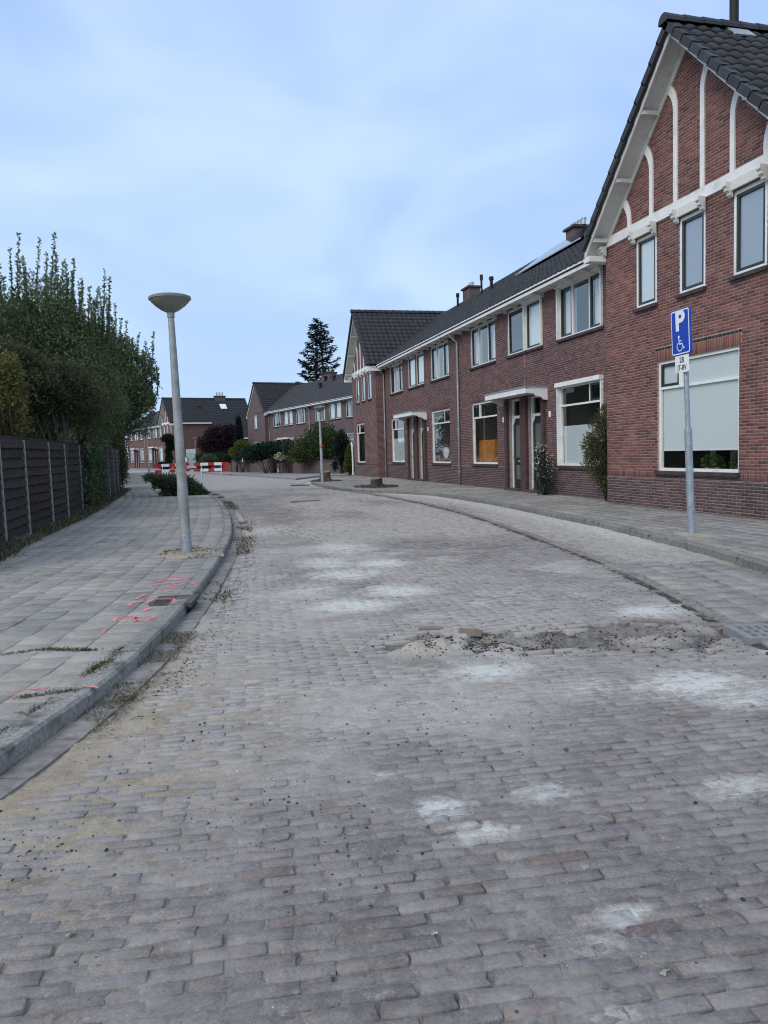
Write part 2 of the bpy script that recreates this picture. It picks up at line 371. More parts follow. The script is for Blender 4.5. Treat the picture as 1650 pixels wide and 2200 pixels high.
HOLES = [(1.95, 5.62, .66, .46), (2.65, 5.42, .62, .40), (3.45, 5.25, .68, .66)]
def holef(x, y):
    h = np.zeros_like(x); w = .55*(fbm(x, y, 3.0, 3, 5)-.5)
    for a, b, rx, ry in HOLES: h = np.maximum(h, 1.25-np.sqrt(((x-a)/rx)**2+((y-b)/ry)**2)+w)
    return np.clip(h, 0, 1)
def undul(x, y): return .022*(fbm(x, y, .55, 3, 9)-.5)
def coverf(x, y):
    """how far loose sand has risen over the bricks"""
    c = 1.1*np.clip((fbm(x, y, .9, 4, 3)-.50)*3.2, 0, 1)
    lx = x-x_at(LK, y)
    c = np.maximum(c, np.clip(1.15-lx/1.0, 0, 1)*np.clip(1.2-(y-2.5)/5, .0, 1))
    c = np.maximum(c, .55*np.clip(1.4-lx/1.6, 0, 1)*np.clip(1.2-(y-2.5)/3.2, 0, 1))
    c = np.maximum(c, np.clip(dustf(x, y)*1.05-.35, 0, 1)*.75)
    c = np.maximum(c, np.clip((x-x_at(GR, y)-.1)*2, 0, 1)*np.clip((y-7.5)/2.5, 0, 1)*np.clip(.45+.8*(x-x_at(RK, y)+1.3), .25, 1)*(.5+fbm(x, y, 1.1, 3, 71)))
    return c
def bedz(x, y):
    near = np.clip((16-y)/4, 0, 1)
    z = undul(x, y)-.0056+(.021*(fbm(x, y, 3.0, 4, 21)-.5)+.012*(fbm(x, y, 13, 3, 27)-.5)+.005*(vnoise(x*55, y*55, 5)-.5))*near+coverf(x, y)*(.0085+.012*(fbm(x, y, 6, 3, 4)-.5))
    h = holef(x, y)
    z = z-.10*h*np.clip(1.6*fbm(x, y, 2.6, 3, 31)-.2, 0, 1)+.11*h*np.clip((fbm(x, y, 4.1, 4, 77)-.45)*3, 0, 1)+.045*h*(fbm(x, y, 14, 4, 8)-.5)
    m = np.exp(-((x-1.62)/.26)**2-((y-5.42)/.19)**2); z = z+.11*m
    m = np.exp(-((x-3.75)/.35)**2-((y-5.75)/.12)**2); z = z+.03*m
    return z

# earth to the horizon
tag(MB().poly([(-700, -300, -.12), (700, -300, -.12), (700, 900, -.12), (-700, 900, -.12)]).build('ground', m_ground), kind='structure')

# road bed (sand between and over the bricks), fine near the camera
def sheet(x0, x1, y0, y1, d):
    xs = np.arange(x0, x1+1e-6, d); ys = np.arange(y0, y1+1e-6, d); X, Y = np.meshgrid(xs, ys); n = len(xs); m = len(ys)
    i = (np.arange(m-1)[:, None]*n+np.arange(n-1)[None]).ravel(); return X.ravel(), Y.ravel(), np.stack([i, i+1, i+n+1, i+n], 1)
xa, ya, fa = sheet(-2.2, 7.4, 1.3, 13.0, .026)
fcx = xa[fa].mean(1); fcy = ya[fa].mean(1); fa = fa[~((fcx > -1.57) & (fcx < 3.37) & (fcy > 1.55) & (fcy < 4.77))]
xn, yn, fn_ = sheet(-1.6, 3.4, 1.52, 4.8, .0125); fa = np.r_[fa, fn_+len(xa)]; xa = np.r_[xa, xn]; ya = np.r_[ya, yn]
xb, yb, fb = sheet(-16.0, 20.0, 12.96, 150.0, .36)
X = np.r_[xa, xb]; Y = np.r_[ya, yb]; F = np.r_[fa, fb+len(xa)]
Z = bedz(X, Y); Z[len(xa):] -= .004
sandc = np.array([.39, .362, .33]); brown = np.array([.335, .275, .20]); dark = np.array([.075, .065, .057])
w1 = np.clip(1.5-(X-x_at(LK, Y))/1.1, 0, 1)*np.clip((7.5-Y)/3.5, 0, 1); w1 = np.clip(w1*(.3+1.6*fbm(X, Y, 2.2, 3, 2)), 0, 1)[:, None]
w2 = (np.clip(holef(X, Y)*1.6, 0, 1)*np.clip((fbm(X, Y, 2.6, 5, 12)-.33)*4, 0, 1))[:, None]
w3 = np.clip(1-np.abs(X-x_at(GR, Y)+.03)/.14, 0, 1)*.7*np.clip(2*fbm(X, Y, 2, 3, 6)-.3, 0, 1)*(Y < 33)
w4 = np.clip(1-np.abs(X-x_at(LK, Y)-.34)/.22, 0, 1)*1.1*np.clip(2*fbm(X, Y, 1.4, 3, 16)-.2, 0, 1)*(Y < 36)
w34 = np.maximum(w3, w4)[:, None]
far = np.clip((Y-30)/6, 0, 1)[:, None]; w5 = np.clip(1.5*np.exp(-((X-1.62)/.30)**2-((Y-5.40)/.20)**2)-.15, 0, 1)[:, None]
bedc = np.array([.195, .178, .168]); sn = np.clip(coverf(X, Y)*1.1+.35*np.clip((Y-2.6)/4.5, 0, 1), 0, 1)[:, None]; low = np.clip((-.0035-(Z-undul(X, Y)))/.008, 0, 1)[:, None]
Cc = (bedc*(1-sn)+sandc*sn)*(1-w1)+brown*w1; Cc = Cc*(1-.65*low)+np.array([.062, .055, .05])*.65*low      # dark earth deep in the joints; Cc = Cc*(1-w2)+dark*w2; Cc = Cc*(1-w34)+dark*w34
Cc = Cc*(1-w5)+np.array([.40, .355, .285])*w5
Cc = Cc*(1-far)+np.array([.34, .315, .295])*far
park = (np.clip((X-x_at(GR, Y)-.05)*3, 0, 1)*np.clip((Y-7.5)/2, 0, 1)*(Y < 29))[:, None]
Cc = Cc*(1-park)+np.array([.35, .32, .285])*park
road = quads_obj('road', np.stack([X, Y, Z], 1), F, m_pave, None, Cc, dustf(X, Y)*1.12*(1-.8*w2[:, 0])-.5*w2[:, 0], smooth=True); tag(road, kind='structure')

# the bricks: courses laid across the street
PAL = np.array([1.02, 1.0, .97])*np.array([(.186, .169, .168), (.205, .187, .183), (.168, .154, .155), (.220, .200, .194), (.188, .162, .158), (.182, .171, .172)])
def brick_field():
    C = []; A = []; p = np.array([.9, .9]); k = 0
    while p[1] < 33.5:
        h = math.atan(np.interp(p[1], [2, 4, 9, 20, 25, 32], [.10, .075, .07, .03, 0, -.09]))
        d = np.array([math.sin(h), math.cos(h)]); n = np.array([d[1], -d[0]])
        t = np.arange(-5.5, 8, .214)+(.107 if k % 2 else 0)+rnd.uniform(-.012, .012)
        q = p[None]+t[:, None]*n[None]; C.append(q); A.append(np.full(len(t), h)); p = p+d*.0640; k += 1
    C = np.concatenate(C); A = np.concatenate(A)
    lx = C[:, 0]-x_at(LK, C[:, 1]); gxr = C[:, 0]-x_at(GR, C[:, 1]); rx = C[:, 0]-x_at(RK, C[:, 1])
    ok = (lx > .30) & (rx < -.1) & ~((gxr > -.13) & (gxr < .15) & (C[:, 1] < 34)) & ~((gxr > 0) & (C[:, 1] < 8.6))
    ok &= holef(C[:, 0], C[:, 1]) < .25+.3*RG.random(len(C))
    ok &= RG.random(len(C)) > .006
    return C[ok], A[ok]
BC, BA = brick_field()
nB = len(BC)
hl = .1022+RG.normal(0, .003, nB); hw = .0290+RG.normal(0, .0011, nB)
ang = BA+RG.normal(0, .022, nB)
tz = undul(BC[:, 0], BC[:, 1])+RG.normal(0, .0032, nB)-.03
bcol = PAL[RG.integers(0, len(PAL), nB)]*RG.uniform(.88, 1.10, (nB, 1))
red = RG.random(nB) < .03; bcol[red] = np.array([.15, .115, .108])*RG.uniform(.9, 1.15, (red.sum(), 1))
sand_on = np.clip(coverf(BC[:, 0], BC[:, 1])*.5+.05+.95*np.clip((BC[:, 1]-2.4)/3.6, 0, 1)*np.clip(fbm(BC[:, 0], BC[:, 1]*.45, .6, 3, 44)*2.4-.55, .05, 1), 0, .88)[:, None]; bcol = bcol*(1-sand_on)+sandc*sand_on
d = BC-EYE[None, :2]; depth = d@_f[:2]; side = d@_r0[:2]
inview = (np.abs(side) < depth*.56) & (depth > 1.95)
order = np.argsort(np.where(inview, depth, 1e9)); hero = order[:300]; rest = np.setdiff1d(np.arange(nB), hero)
def plan_slabs(P, z, a, hu, hv, ht, bev, jit, tilt=.0):
    n = len(P); U = np.stack([np.cos(a), -np.sin(a), RG.normal(0, tilt, n)], 1)*hu[:, None]; V = np.stack([np.sin(a), np.cos(a), RG.normal(0, tilt*1.6, n)], 1)*hv[:, None]
    W = np.tile([0, 0, ht], (n, 1)); C = np.column_stack([P, z]); return slabs(C, U, V, W, bev, jit)
def worn_bricks(P, z, a, hu, hv, ht):
    """bricks with chipped outlines (10 corners) and uneven tops"""
    n = len(P); o = np.array([(-1, -1), (-.4, -1), (.3, -1), (1, -1), (1, 0), (1, 1), (.35, 1), (-.35, 1), (-1, 1), (-1, 0)], float); k = 10
    q = np.stack([o[None, :, 0]*hu[:, None]+RG.normal(0, .0028, (n, k)), o[None, :, 1]*hv[:, None]+RG.normal(0, .0021, (n, k))], 2)
    chip = RG.random((n, k)) < .10; q = q*(1-.10*chip[..., None]*RG.random((n, k, 1)))
    b = RG.uniform(.0018, .0055, (n, 1, 1)); ins = q-np.sign(np.tile(o, (n, 1, 1)))*b
    ca, sa = np.cos(a)[:, None], np.sin(a)[:, None]
    R2 = lambda w: np.stack([w[..., 0]*ca+w[..., 1]*sa, -w[..., 0]*sa+w[..., 1]*ca], 2)
    tilt = o[None, :, 0]*RG.normal(0, .0016, (n, 1))+o[None, :, 1]*RG.normal(0, .0013, (n, 1)); up = ht+tilt+RG.normal(0, .0007, (n, k))
    Z = lambda w, h: np.concatenate([R2(w)+P[:, None], (z[:, None]+h)[..., None]], 2)
    v = np.concatenate([Z(q, np.full((n, k), -ht)), Z(q, up-b[:, :, 0]*1.1), Z(ins, up)], 1).reshape(-1, 3)
    base = [(i, (i+1) % k, k+(i+1) % k, k+i) for i in range(k)]+[(k+i, k+(i+1) % k, 2*k+(i+1) % k, 2*k+i) for i in range(k)]+[(20, 21, 28, 29), (21, 22, 27, 28), (22, 23, 26, 27), (23, 24, 25, 26)]
    base[-4:] = [(20, 21, 28, 29), (21, 27, 28, 28), (21, 22, 26, 27), (22, 23, 24, 26)]
    base = base[:-4]+[(29, 20, 21, 28), (21, 22, 27, 28), (22, 23, 26, 27), (23, 24, 25, 26)]
    return v, (np.array(base)[None]+3*k*np.arange(n)[:, None, None]).reshape(-1, 4)
nearb = rest[BC[rest, 1] < 10]; rest = rest[BC[rest, 1] >= 10]
v, f = worn_bricks(BC[nearb], tz[nearb], ang[nearb], hl[nearb], hw[nearb], .03)
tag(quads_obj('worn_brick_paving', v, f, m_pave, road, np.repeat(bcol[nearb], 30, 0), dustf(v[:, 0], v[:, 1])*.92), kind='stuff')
v, f = plan_slabs(BC[rest], tz[rest], ang[rest], hl[rest], hw[rest], .03, RG.uniform(.004, .011, len(rest)), .085, .018)
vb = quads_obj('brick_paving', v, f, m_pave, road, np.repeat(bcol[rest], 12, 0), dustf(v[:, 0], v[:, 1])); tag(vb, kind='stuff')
for i in hero:
    one = np.array([i]); v, f = worn_bricks(np.zeros((1, 2)), np.zeros(1), np.zeros(1), hl[one], hw[one], .03)
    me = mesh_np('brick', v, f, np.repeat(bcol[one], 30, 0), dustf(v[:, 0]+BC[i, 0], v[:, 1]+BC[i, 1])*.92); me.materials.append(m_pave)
    o = link(bpy.data.objects.new('brick', me), road); o.location = (BC[i, 0], BC[i, 1], tz[i]); o.rotation_euler = (0, 0, -ang[i])

# pavements: a solid body, then tiles and kerb stones
def body(name, pts, z, mat, zb=-.11):
    o = MB().prism([(x, y, zb) for x, y in pts], (0, 0, z-zb)).build(name, mat); tag(o, kind='structure'); return o
m_bed = MAT('pavement_sand', (.27, .24, .20), .95, (3, .3), (40, .6, .01), stain=((.33, .31, .27), 2.4, .5, .2))
FENCE_X = -3.12
lk = LK[::4]; lt, ln = normals(lk); inner = lk+ln*.12
outline = [tuple(p) for p in inner] + [(-30, 135), (-20, .4)]
side_l = body('pavement_left', outline, ZW-.010, m_bed)
rk = RK[::4]; rt, rn = normals(rk); inner = rk-rn*.12
side_r = body('pavement_right', [tuple(p) for p in inner[::-1]] + [(8, .2), (18, .2)], ZW-.012, m_bed)
def kerb_line(Q, side, parent, name, w, z, zlow, L, mat, y0, y1, off=0.0, cham=.018):
    """row of stones along a line; side +1 = body lies to the left of the line"""
    t, n = normals(Q); s = int(round(L/.1)); n = n*side; objs = []
    for i in range(0, len(Q)-s, s):
        if not (y0 < Q[i, 1] < y1): continue
        a = Q[i]+n[i]*off; b = Q[i+s]+n[i+s]*off; dd = (b-a)/np.linalg.norm(b-a); a = a+dd*.004; b = b-dd*.004; dz = rnd.uniform(-.004, .004)+(float(undul(a[:1], a[1:])[0]) if parent is road else 0)
        sec = [(0, zlow), (0, z-cham), (cham, z), (w, z), (w, zlow)]
        A = [(*(a+n[i]*u), q+dz) for u, q in sec]; B = [(*(b+n[i+s]*u), q+dz) for u, q in sec]
        m = MB(); k = len(sec); m.v = A+B; m.f = [tuple(range(k-1, -1, -1)), tuple(range(k, 2*k))]+[(j, (j+1) % k, k+(j+1) % k, k+j) for j in range(k)]
        objs.append(m.build(name, mat, parent))
    return objs
kerb_line(LK, 1, side_l, 'kerb_stone', .15, ZW+.004, -.1, 1.0, m_kerb, 1.0, 75)
kerb_line(RK, -1, side_r, 'kerb_stone', .14, ZW+.006, -.1, 1.0, m_kerb_r, 1.0, 52)
m_gut = MAT('gutter_stone', (.22, .205, .19), .9, (12, .35), (60, .6, .006), rndvar=.15, stain=((.10, .09, .08), 7, .55, .15))
kerb_line(LK, -1, road, 'gutter_stone', .16, .010, -.1, .5, m_gut, 1.0, 36, off=.02, cham=.006)
kerb_line(GR, -1, road, 'edge_stone', .10, .020, -.1, .8, m_gut, 1.0, 33, off=.02, cham=.012)
m_gutd = MAT('dirty_shaded_channel', (.065, .058, .052), .95, (12, .5), (40, .8, .01), rndvar=.2, stain=((.2, .185, .17), 5, .5, .1))  # dirt, with the edge stone's shadow line put into the dark colour
kerb_line(GR, -1, road, 'channel_stone', .08, .002, -.1, .8, m_gutd, 1.0, 33, off=-.065, cham=.01)

TP = np.array([(.242, .234, .218), (.255, .246, .228), (.230, .222, .208), (.264, .254, .234)])
def tiles(P, a, parent, z, n_hero, size=.3, name='tile', tint=1.0, patchy=3):
    n = len(P); hu = np.full(n, size/2-.0028); col = TP[RG.integers(0, 4, n)]*RG.uniform(.96, 1.04, (n, 1))*tint
    sandy = np.clip((fbm(P[:, 0], P[:, 1], .8, 3, patchy)-.42)*2.4, 0, .75)[:, None]; col = col*(1-sandy)+np.array([.39, .355, .30])*sandy
    zz = z-.02+RG.normal(0, .0022, n); dst = .15*fbm(P[:, 0], P[:, 1], 1.3, 3, 40)
    d = P-EYE[None, :2]; dep = d@_f[:2]; sd = d@_r0[:2]; vis = (np.abs(sd) < dep*.53) & (dep > 2)
    o = np.argsort(np.where(vis, dep, 1e9)); nh = min(n_hero, int(vis.sum())); hero = o[:nh]; rest = np.setdiff1d(np.arange(n), hero)
    if len(rest):
        v, f = plan_slabs(P[rest], zz[rest], a[rest], hu[rest], hu[rest], .02, .003, .012, .006)
        tag(quads_obj(name+'_paving', v, f, m_tilepave, parent, np.repeat(col[rest], 12, 0), np.repeat(dst[rest], 12)), kind='stuff')
    for i in hero:
        v, f = plan_slabs(np.zeros((1, 2)), np.zeros(1), np.zeros(1), hu[:1], hu[:1], .02, .003, .012, .006)
        me = mesh_np(name, v, f, np.repeat(col[i:i+1], 12, 0), np.full(12, dst[i])); me.materials.append(m_tilepave)
        ob = link(bpy.data.objects.new(name, me), parent); ob.location = (P[i, 0], P[i, 1], zz[i]); ob.rotation_euler = (0, 0, -a[i])
# left: rows follow the kerb
Pl = []; Al = []
fine = LK; ft, fn = normals(fine); sl_ = np.arange(len(fine))*.1
for r in range(14):
    off = .15+.006+.15+.3*r
    s = np.arange(.2, 44, .3)+(.15 if r % 2 else 0)
    p = np.stack([np.interp(s, sl_, fine[:, 0]+fn[:, 0]*off), np.interp(s, sl_, fine[:, 1]+fn[:, 1]*off)], 1)
    h = np.arctan2(np.interp(s, sl_, ft[:, 0]), np.interp(s, sl_, ft[:, 1]))
    k = (p[:, 1] < 39) & ((p[:, 0] > FENCE_X+.35) | (p[:, 1] < 9))
    Pl.append(p[k]); Al.append(h[k])
Pl = np.concatenate(Pl); Al = np.concatenate(Al)
gk = (np.abs(Pl[:, 0]+.27) < .34) & (np.abs(Pl[:, 1]-7.8) < .3)          # gully cover sits here
tiles(Pl[~gk], Al[~gk], side_l, ZW, 300)
# right: rows follow the house fronts
Pr = []
for r in range(16):
    x = 10.2-.3*r; y = np.arange(6, 46.5, .3)+(.15 if r % 2 else 0)
    k = (x-.15 > x_at(RK, y)+.13) & (x-.15 > x_at(RK, y+.15)+.12) & (x-.15 > x_at(RK, y-.15)+.12) & ~((x > 9.7) & ((y < 17.2) | (y > 41.3)))
    Pr.append(np.stack([np.full(k.sum(), x), y[k]], 1))
Pr = np.concatenate(Pr)
tiles(Pr, np.zeros(len(Pr)), side_r, ZW, 220, tint=.92, patchy=13)
# tiles of the parking bay nearest the camera
Pp = []
for r in range(9):
    for k in range(26):
        y = 2.9+.3*k*.97; x = x_at(GR, y)+.30+.3*r
        if x < x_at(RK, y)-.18 and y < 8.5: Pp.append((x, y+.15*(r % 2)-.12*r))
Pp = np.array([p for p in Pp if p[0]-x_at(GR, p[1]) > .26 and not (abs(p[0]-4.20) < .42 and abs(p[1]-4.98) < .42)])
tiles(Pp, np.full(len(Pp), .24), road, .012, 120, name='bay_tile', tint=.95)

# far side: pavement in front of the garden walls and the sandy mouth of the side street
fs = [gz(x, y, ZW)[:2] for x, y in [(445, 1016), (480, 1018), (520, 1019.5), (560, 1022), (600, 1025), (636, 1028), (652, 1026), (690, 1021.5)]]
fs = [tuple(p) for p in fs]
far_walk = body('pavement_far', fs + [(14, 50.5), (24, 58), (24, 120), (-2, 120)], ZW, m_farpave)
tag(MB().poly([(6.1, 42.5, .008), (11, 47.5, .008), (20, 54, .008), (17, 60, .008), (10.5, 52.5, .008), (7.2, 48.5, .008), (5.6, 46.5, .008), (4.9, 42, .008), (5.1, 38.9, .008)][::1]).build('side_road', m_sandside), kind='structure')
body('pavement_far_left', [(1.5, 96), (4, 112), (-5, 140), (-15.5, 140), (-7.5, 112), (-3.8, 99.5)], ZW, m_farpave)

# ================================================================== HOUSES (local frame: x to the right seen from the street, y into the house, z up)
RED = np.array([(.205, .076, .060), (.235, .090, .070), (.175, .066, .055), (.255, .105, .080), (.130, .056, .050), (.215, .085, .070)])
RED = RED*np.array([.90, .97, 1.02])
PURPLE = np.array([(.130, .062, .060), (.150, .070, .064), (.112, .056, .057), (.165, .080, .072), (.092, .050, .052)])
DARKP = np.array([(.100, .062, .062), (.082, .054, .056), (.116, .072, .070), (.070, .048, .050)])
def cut(iv, a, b):
    out = []
    for p, q in iv:
        if b <= p or a >= q: out.append((p, q)); continue
        if a > p: out.append((p, a))
        if b < q: out.append((b, q))
    return out
class Brickwork:
    """collects bricks standing in vertical planes; plane given by origin o, direction e (along), outward normal n"""
    def __init__(s): s.c = []; s.u = []; s.v = []; s.w = []; s.col = []; s.full = []
    def add(s, o, e, n, a0, a1, z0, z1, col, proud=.0):
        o = np.array(o, float); e = np.array(e, float); n = np.array(n, float)
        s.c.append(o+e*(a0+a1)/2+np.array([0, 0, (z0+z1)/2])+n*(-.008+proud)); s.u.append(e*(a1-a0)/2); s.v.append(np.array([0, 0, (z1-z0)/2])); s.w.append(n*.012)
        s.col.append(col); s.full.append((a1-a0) > .19)
    def courses(s, o, e, n, a0, a1, z0, z1, holes, pal, lim=None, ch=.0625, L=.222, jt=.0120, seed=1):
        r = random.Random(seed); k = 0; z = z0
        while z < z1-.02:
            zt = min(z+ch, z1); iv = [(a0, a1)]
            if lim: iv = cut([lim(z+ch/2)], -99, -98)
            for ha, hb, za, zb in holes:
                if za < zt-.012 and zb > z+.012: iv = cut(iv, ha, hb)
            sh = (L/2 if k % 2 else 0)+r.uniform(-.01, .01)
            for p, q in iv:
                x = a0-L+sh
                while x < q:
                    b0, b1 = max(x+jt/2, p+.003), min(x+L-jt/2, q-.003)
                    if b1-b0 > .035:
                        c = np.array(pal[r.randrange(len(pal))])*r.uniform(.86, 1.12)
                        s.add(o, e, n, b0, b1, z+jt/2, zt-jt/2+.0, c, r.uniform(-.002, .002))
                    x += L
            z += ch; k += 1
    def soldiers(s, o, e, n, a0, a1, z0, z1, pal, w=.0645, jt=.011, fan=0, seed=2):
        r = random.Random(seed); m = max(1, int(round((a1-a0)/w))); w = (a1-a0)/m
        for i in range(m):
            c = np.array(pal[r.randrange(len(pal))])*r.uniform(.85, 1.15)
            s.add(o, e, n, a0+i*w+jt/2, a0+(i+1)*w-jt/2, z0+jt/2, z1-jt/2, c, r.uniform(-.002, .002))
    def build(s, parent, hero=None):
        n = len(s.c); idx = np.arange(n)
        C, U, V, W, col = (np.array(a) for a in (s.c, s.u, s.v, s.w, s.col))
        hs = []
        if hero:
            key, cnt = hero; sc = np.array([key(c) for c in C]); hs = list(np.argsort(sc)[:cnt]); idx = np.setdiff1d(idx, hs)
        v, f = slabs(C[idx], U[idx], V[idx], W[idx], .0025)
        o = quads_obj('brickwork', v, f, m_brick, parent, np.repeat(col[idx], 12, 0)); tag(o, kind='stuff')
        for i in hs:
            v, f = slabs(np.zeros((1, 3)), U[i:i+1], V[i:i+1], W[i:i+1], .0025)
            me = mesh_np('brick', v, f, np.repeat(col[i:i+1], 12, 0)); me.materials.append(m_brick)
            b = link(bpy.data.objects.new('brick', me), parent); b.location = C[i]
def wall_panel(m, x0, x1, z0, z1, holes, y, depth=.11):
    """flat wall at depth y with rectangular openings and their reveals"""
    xs = sorted({x0, x1, *[min(max(h[i], x0), x1) for h in holes for i in (0, 1)]}); zs = sorted({z0, z1, *[min(max(h[i], z0), z1) for h in holes for i in (2, 3)]})
    for a, b in zip(xs, xs[1:]):
        for c, d in zip(zs, zs[1:]):
            if any(h[0] < (a+b)/2 < h[1] and h[2] < (c+d)/2 < h[3] for h in holes): continue
            m.poly([(a, y, c), (b, y, c), (b, y, d), (a, y, d)])
    for a, b, c, d in holes:
        m.poly([(a, y, c), (a, y, d), (a, y+depth, d), (a, y+depth, c)]); m.poly([(b, y, d), (b, y, c), (b, y+depth, c), (b, y+depth, d)])
        m.poly([(a, y, d), (b, y, d), (b, y+depth, d), (a, y+depth, d)]); m.poly([(b, y, c), (a, y, c), (a, y+depth, c), (b, y+depth, c)])
    return m
def bars(m, x0, x1, z0, z1, t, y0, y1):
    m.box(x0, x0+t, y0, y1, z0, z1); m.box(x1-t, x1, y0, y1, z0, z1); m.box(x0+t, x1-t, y0, y1, z1-t, z1); m.box(x0+t, x1-t, y0, y1, z0, z0+t)
def window(root, x0, x1, z0, z1, lights, far=False, sill=True, room=True, proud=0.0, fr=.06, glass=None, sillmat=None):
    """lights: (fx0, fx1, fz0, fz1, 'fix'|'sash'); white frame > dark sashes, panes, sill, room behind"""
    y = .035-proud; m = MB(); bars(m, x0+.001, x1-.001, z0+.001, z1-.001, fr, y, y+.075)
    ix0, ix1, iz0, iz1 = x0+fr, x1-fr, z0+fr, z1-fr; glass = glass or (m_glass_far if far else m_glass); later = []
    for a, b, c, d, kind in lights:
        a, b, c, d = ix0+(ix1-ix0)*a, ix0+(ix1-ix0)*b, iz0+(iz1-iz0)*c, iz0+(iz1-iz0)*d
        h = .026
        if a > ix0+.01: m.box(a-h, a+h, y+.003, y+.072, c, d); a += h
        if b < ix1-.01: b -= h
        if c > iz0+.01: m.box(a-.03, b+.03, y+.002, y+.07, c-h, c+h); c += h
        if d < iz1-.01: d -= h
        if kind == 'sash':
            t = .055; g = t; sash = MB(); bars(sash, a+.003, b-.003, c+.003, d-.003, t, y+.008, y+.062); later.append(('sash', sash, m_dark))
        else: g = .0
        later.append(('pane', MB().poly([(a+g, y+.040, c+g), (b-g, y+.040, c+g), (b-g, y+.040, d-g), (a+g, y+.040, d-g)]), glass))
    w = m.build('window', m_white, root)
    for nm, mb, mt in later: mb.build(nm, mt, w)
    if sill: MB().box(x0-.05, x1+.05, -.075, .03, z0-.075, z0-.003).build('sill', sillmat or m_sill, w)
    if room:
        r = MB(); a, b, c, d, e = x0-.3, x1+.3, z0-.5, z1+.12, 2.2
        r.poly([(a, e, c), (a, e, d), (b, e, d), (b, e, c)]); r.poly([(a, y+.08, c), (a, e, c), (b, e, c), (b, y+.08, c)]); r.poly([(a, y+.08, d), (b, y+.08, d), (b, e, d), (a, e, d)])
        r.poly([(a, y+.08, c), (a, y+.08, d), (a, e, d), (a, e, c)]); r.poly([(b, y+.08, c), (b, e, c), (b, e, d), (b, y+.08, d)])
        r.build('room', m_room, w)
    return w
THREE = [(0, .29, 0, 1, 'sash'), (.29, .70, 0, 1, 'fix'), (.70, 1, 0, 1, 'sash')]
ONE = [(0, 1, 0, 1, 'sash')]
TRANS_L = [(0, .27, .77, 1, 'sash'), (.27, 1, .77, 1, 'fix'), (0, 1, 0, .77, 'fix')]
TRANS_R = [(0, .70, .77, 1, 'fix'), (.70, 1, .77, 1, 'sash'), (0, 1, 0, .77, 'fix')]
def drape(w, x0, x1, z0, z1, y=.2, mat=None, name='curtain', folds=True):
    m = MB(); n = max(4, int((x1-x0)/.035)) if folds else 1
    p = [(x0+(x1-x0)*i/n, y+(.018*math.sin(i*1.9) if folds else 0)) for i in range(n+1)]
    for (a, ya), (b, yb) in zip(p, p[1:]): m.poly([(a, ya, z0), (b, yb, z0), (b, yb, z1), (a, ya, z1)])
    return m.build(name, mat or m_curtain, w)

# ---- roof tiles
TW, TH = .30, .36
def tile_profile(): return [(0, .0), (.05, .028), (.13, .034), (.19, .012), (.25, -.004), (.30, .0)]
def tile_mesh_arrays(O, E, S, N):
    """tiles with lower-left corners O, along E, up-slope S, outward N -> verts, faces"""
    pr = tile_profile(); k = len(pr); n = len(O); O = np.array(O)[:, None]; P = np.array(pr)
    low = O+E*P[None, :, 0:1]+N*(P[None, :, 1:2]+.040); top = O+E*P[None, :, 0:1]+S*(TH+.05)+N*(P[None, :, 1:2]+.004); lip = low-N*.032
    v = np.concatenate([low, top, lip], 1).reshape(-1, 3)
    fb = [(j, j+1, k+j+1, k+j) for j in range(k-1)]+[(2*k+j, 2*k+j+1, j+1, j) for j in range(k-1)]
    f = (np.array(fb)[None]+3*k*np.arange(n)[:, None, None]).reshape(-1, 4); return v, f
def tile_slope(root, o, e, s, w, h, name='roof', keep=None, single=0, order=None):
    """plane slope: origin o (eave corner), e along the eave, s up the slope; root > roof > tile"""
    o = np.array(o, float); e = np.array(e, float); s = np.array(s, float); e /= np.linalg.norm(e); s /= np.linalg.norm(s); n = np.cross(e, s)
    base = MB().prism([o-n*.03, o+e*w-n*.03, o+e*w+s*h-n*.03, o+s*h-n*.03], -n*.08).build(name, m_tile, root)
    nx = int(math.ceil(w/TW)); ny = int(math.ceil(h/TH)); fx = w/nx; fy = h/ny
    O = [o+e*(i*fx)+s*(j*fy) for j in range(ny) for i in range(nx) if keep is None or keep((i+.5)*fx, (j+.5)*fy)]
    O = [p+n*rnd.uniform(-.004, .004) for p in O]
    if single:
        O = sorted(O, key=order); hero, O = O[:single], O[single:]
        v, f = tile_mesh_arrays([np.zeros(3)], e, s, n); me = mesh_np('tile', v, f); me.materials.append(m_tile)
        for p in hero: t = link(bpy.data.objects.new('tile', me), base); t.location = p
    if O:
        v, f = tile_mesh_arrays(O, e, s, n); tag(quads_obj('tiling', v, f, m_tile, base), kind='stuff')
    return base
def ridge_tiles(root, a, b, r=.13, single=True):
    a = np.array(a, float); b = np.array(b, float); L = np.linalg.norm(b-a); d = (b-a)/L; n = max(1, int(L/.40)); up = np.array([0, 0, 1.]); sd = np.cross(d, up)
    objs = MB()
    for i in range(n):
        p0 = a+d*L*i/n-d*.03; p1 = a+d*L*(i+1)/n; m = MB() if single else objs
        ring = lambda p, rr: [p+sd*rr*math.cos(t)+up*rr*math.sin(t) for t in np.linspace(-.15, PI+.15, 8)]
        A, B = ring(p0, r+.012), ring(p1, r-.006); k = len(m.v); m.v += [tuple(q) for q in A+B]
        for j in range(7): m.f.append((k+j, k+j+1, k+8+j+1, k+8+j))
        m.f.append(tuple(range(k+7, k-1, -1))); m.f.append(tuple(range(k+8, k+16)))
        if single: m.build('ridge_tile', m_tile, root)
    if not single: objs.build('ridge', m_tile, root)
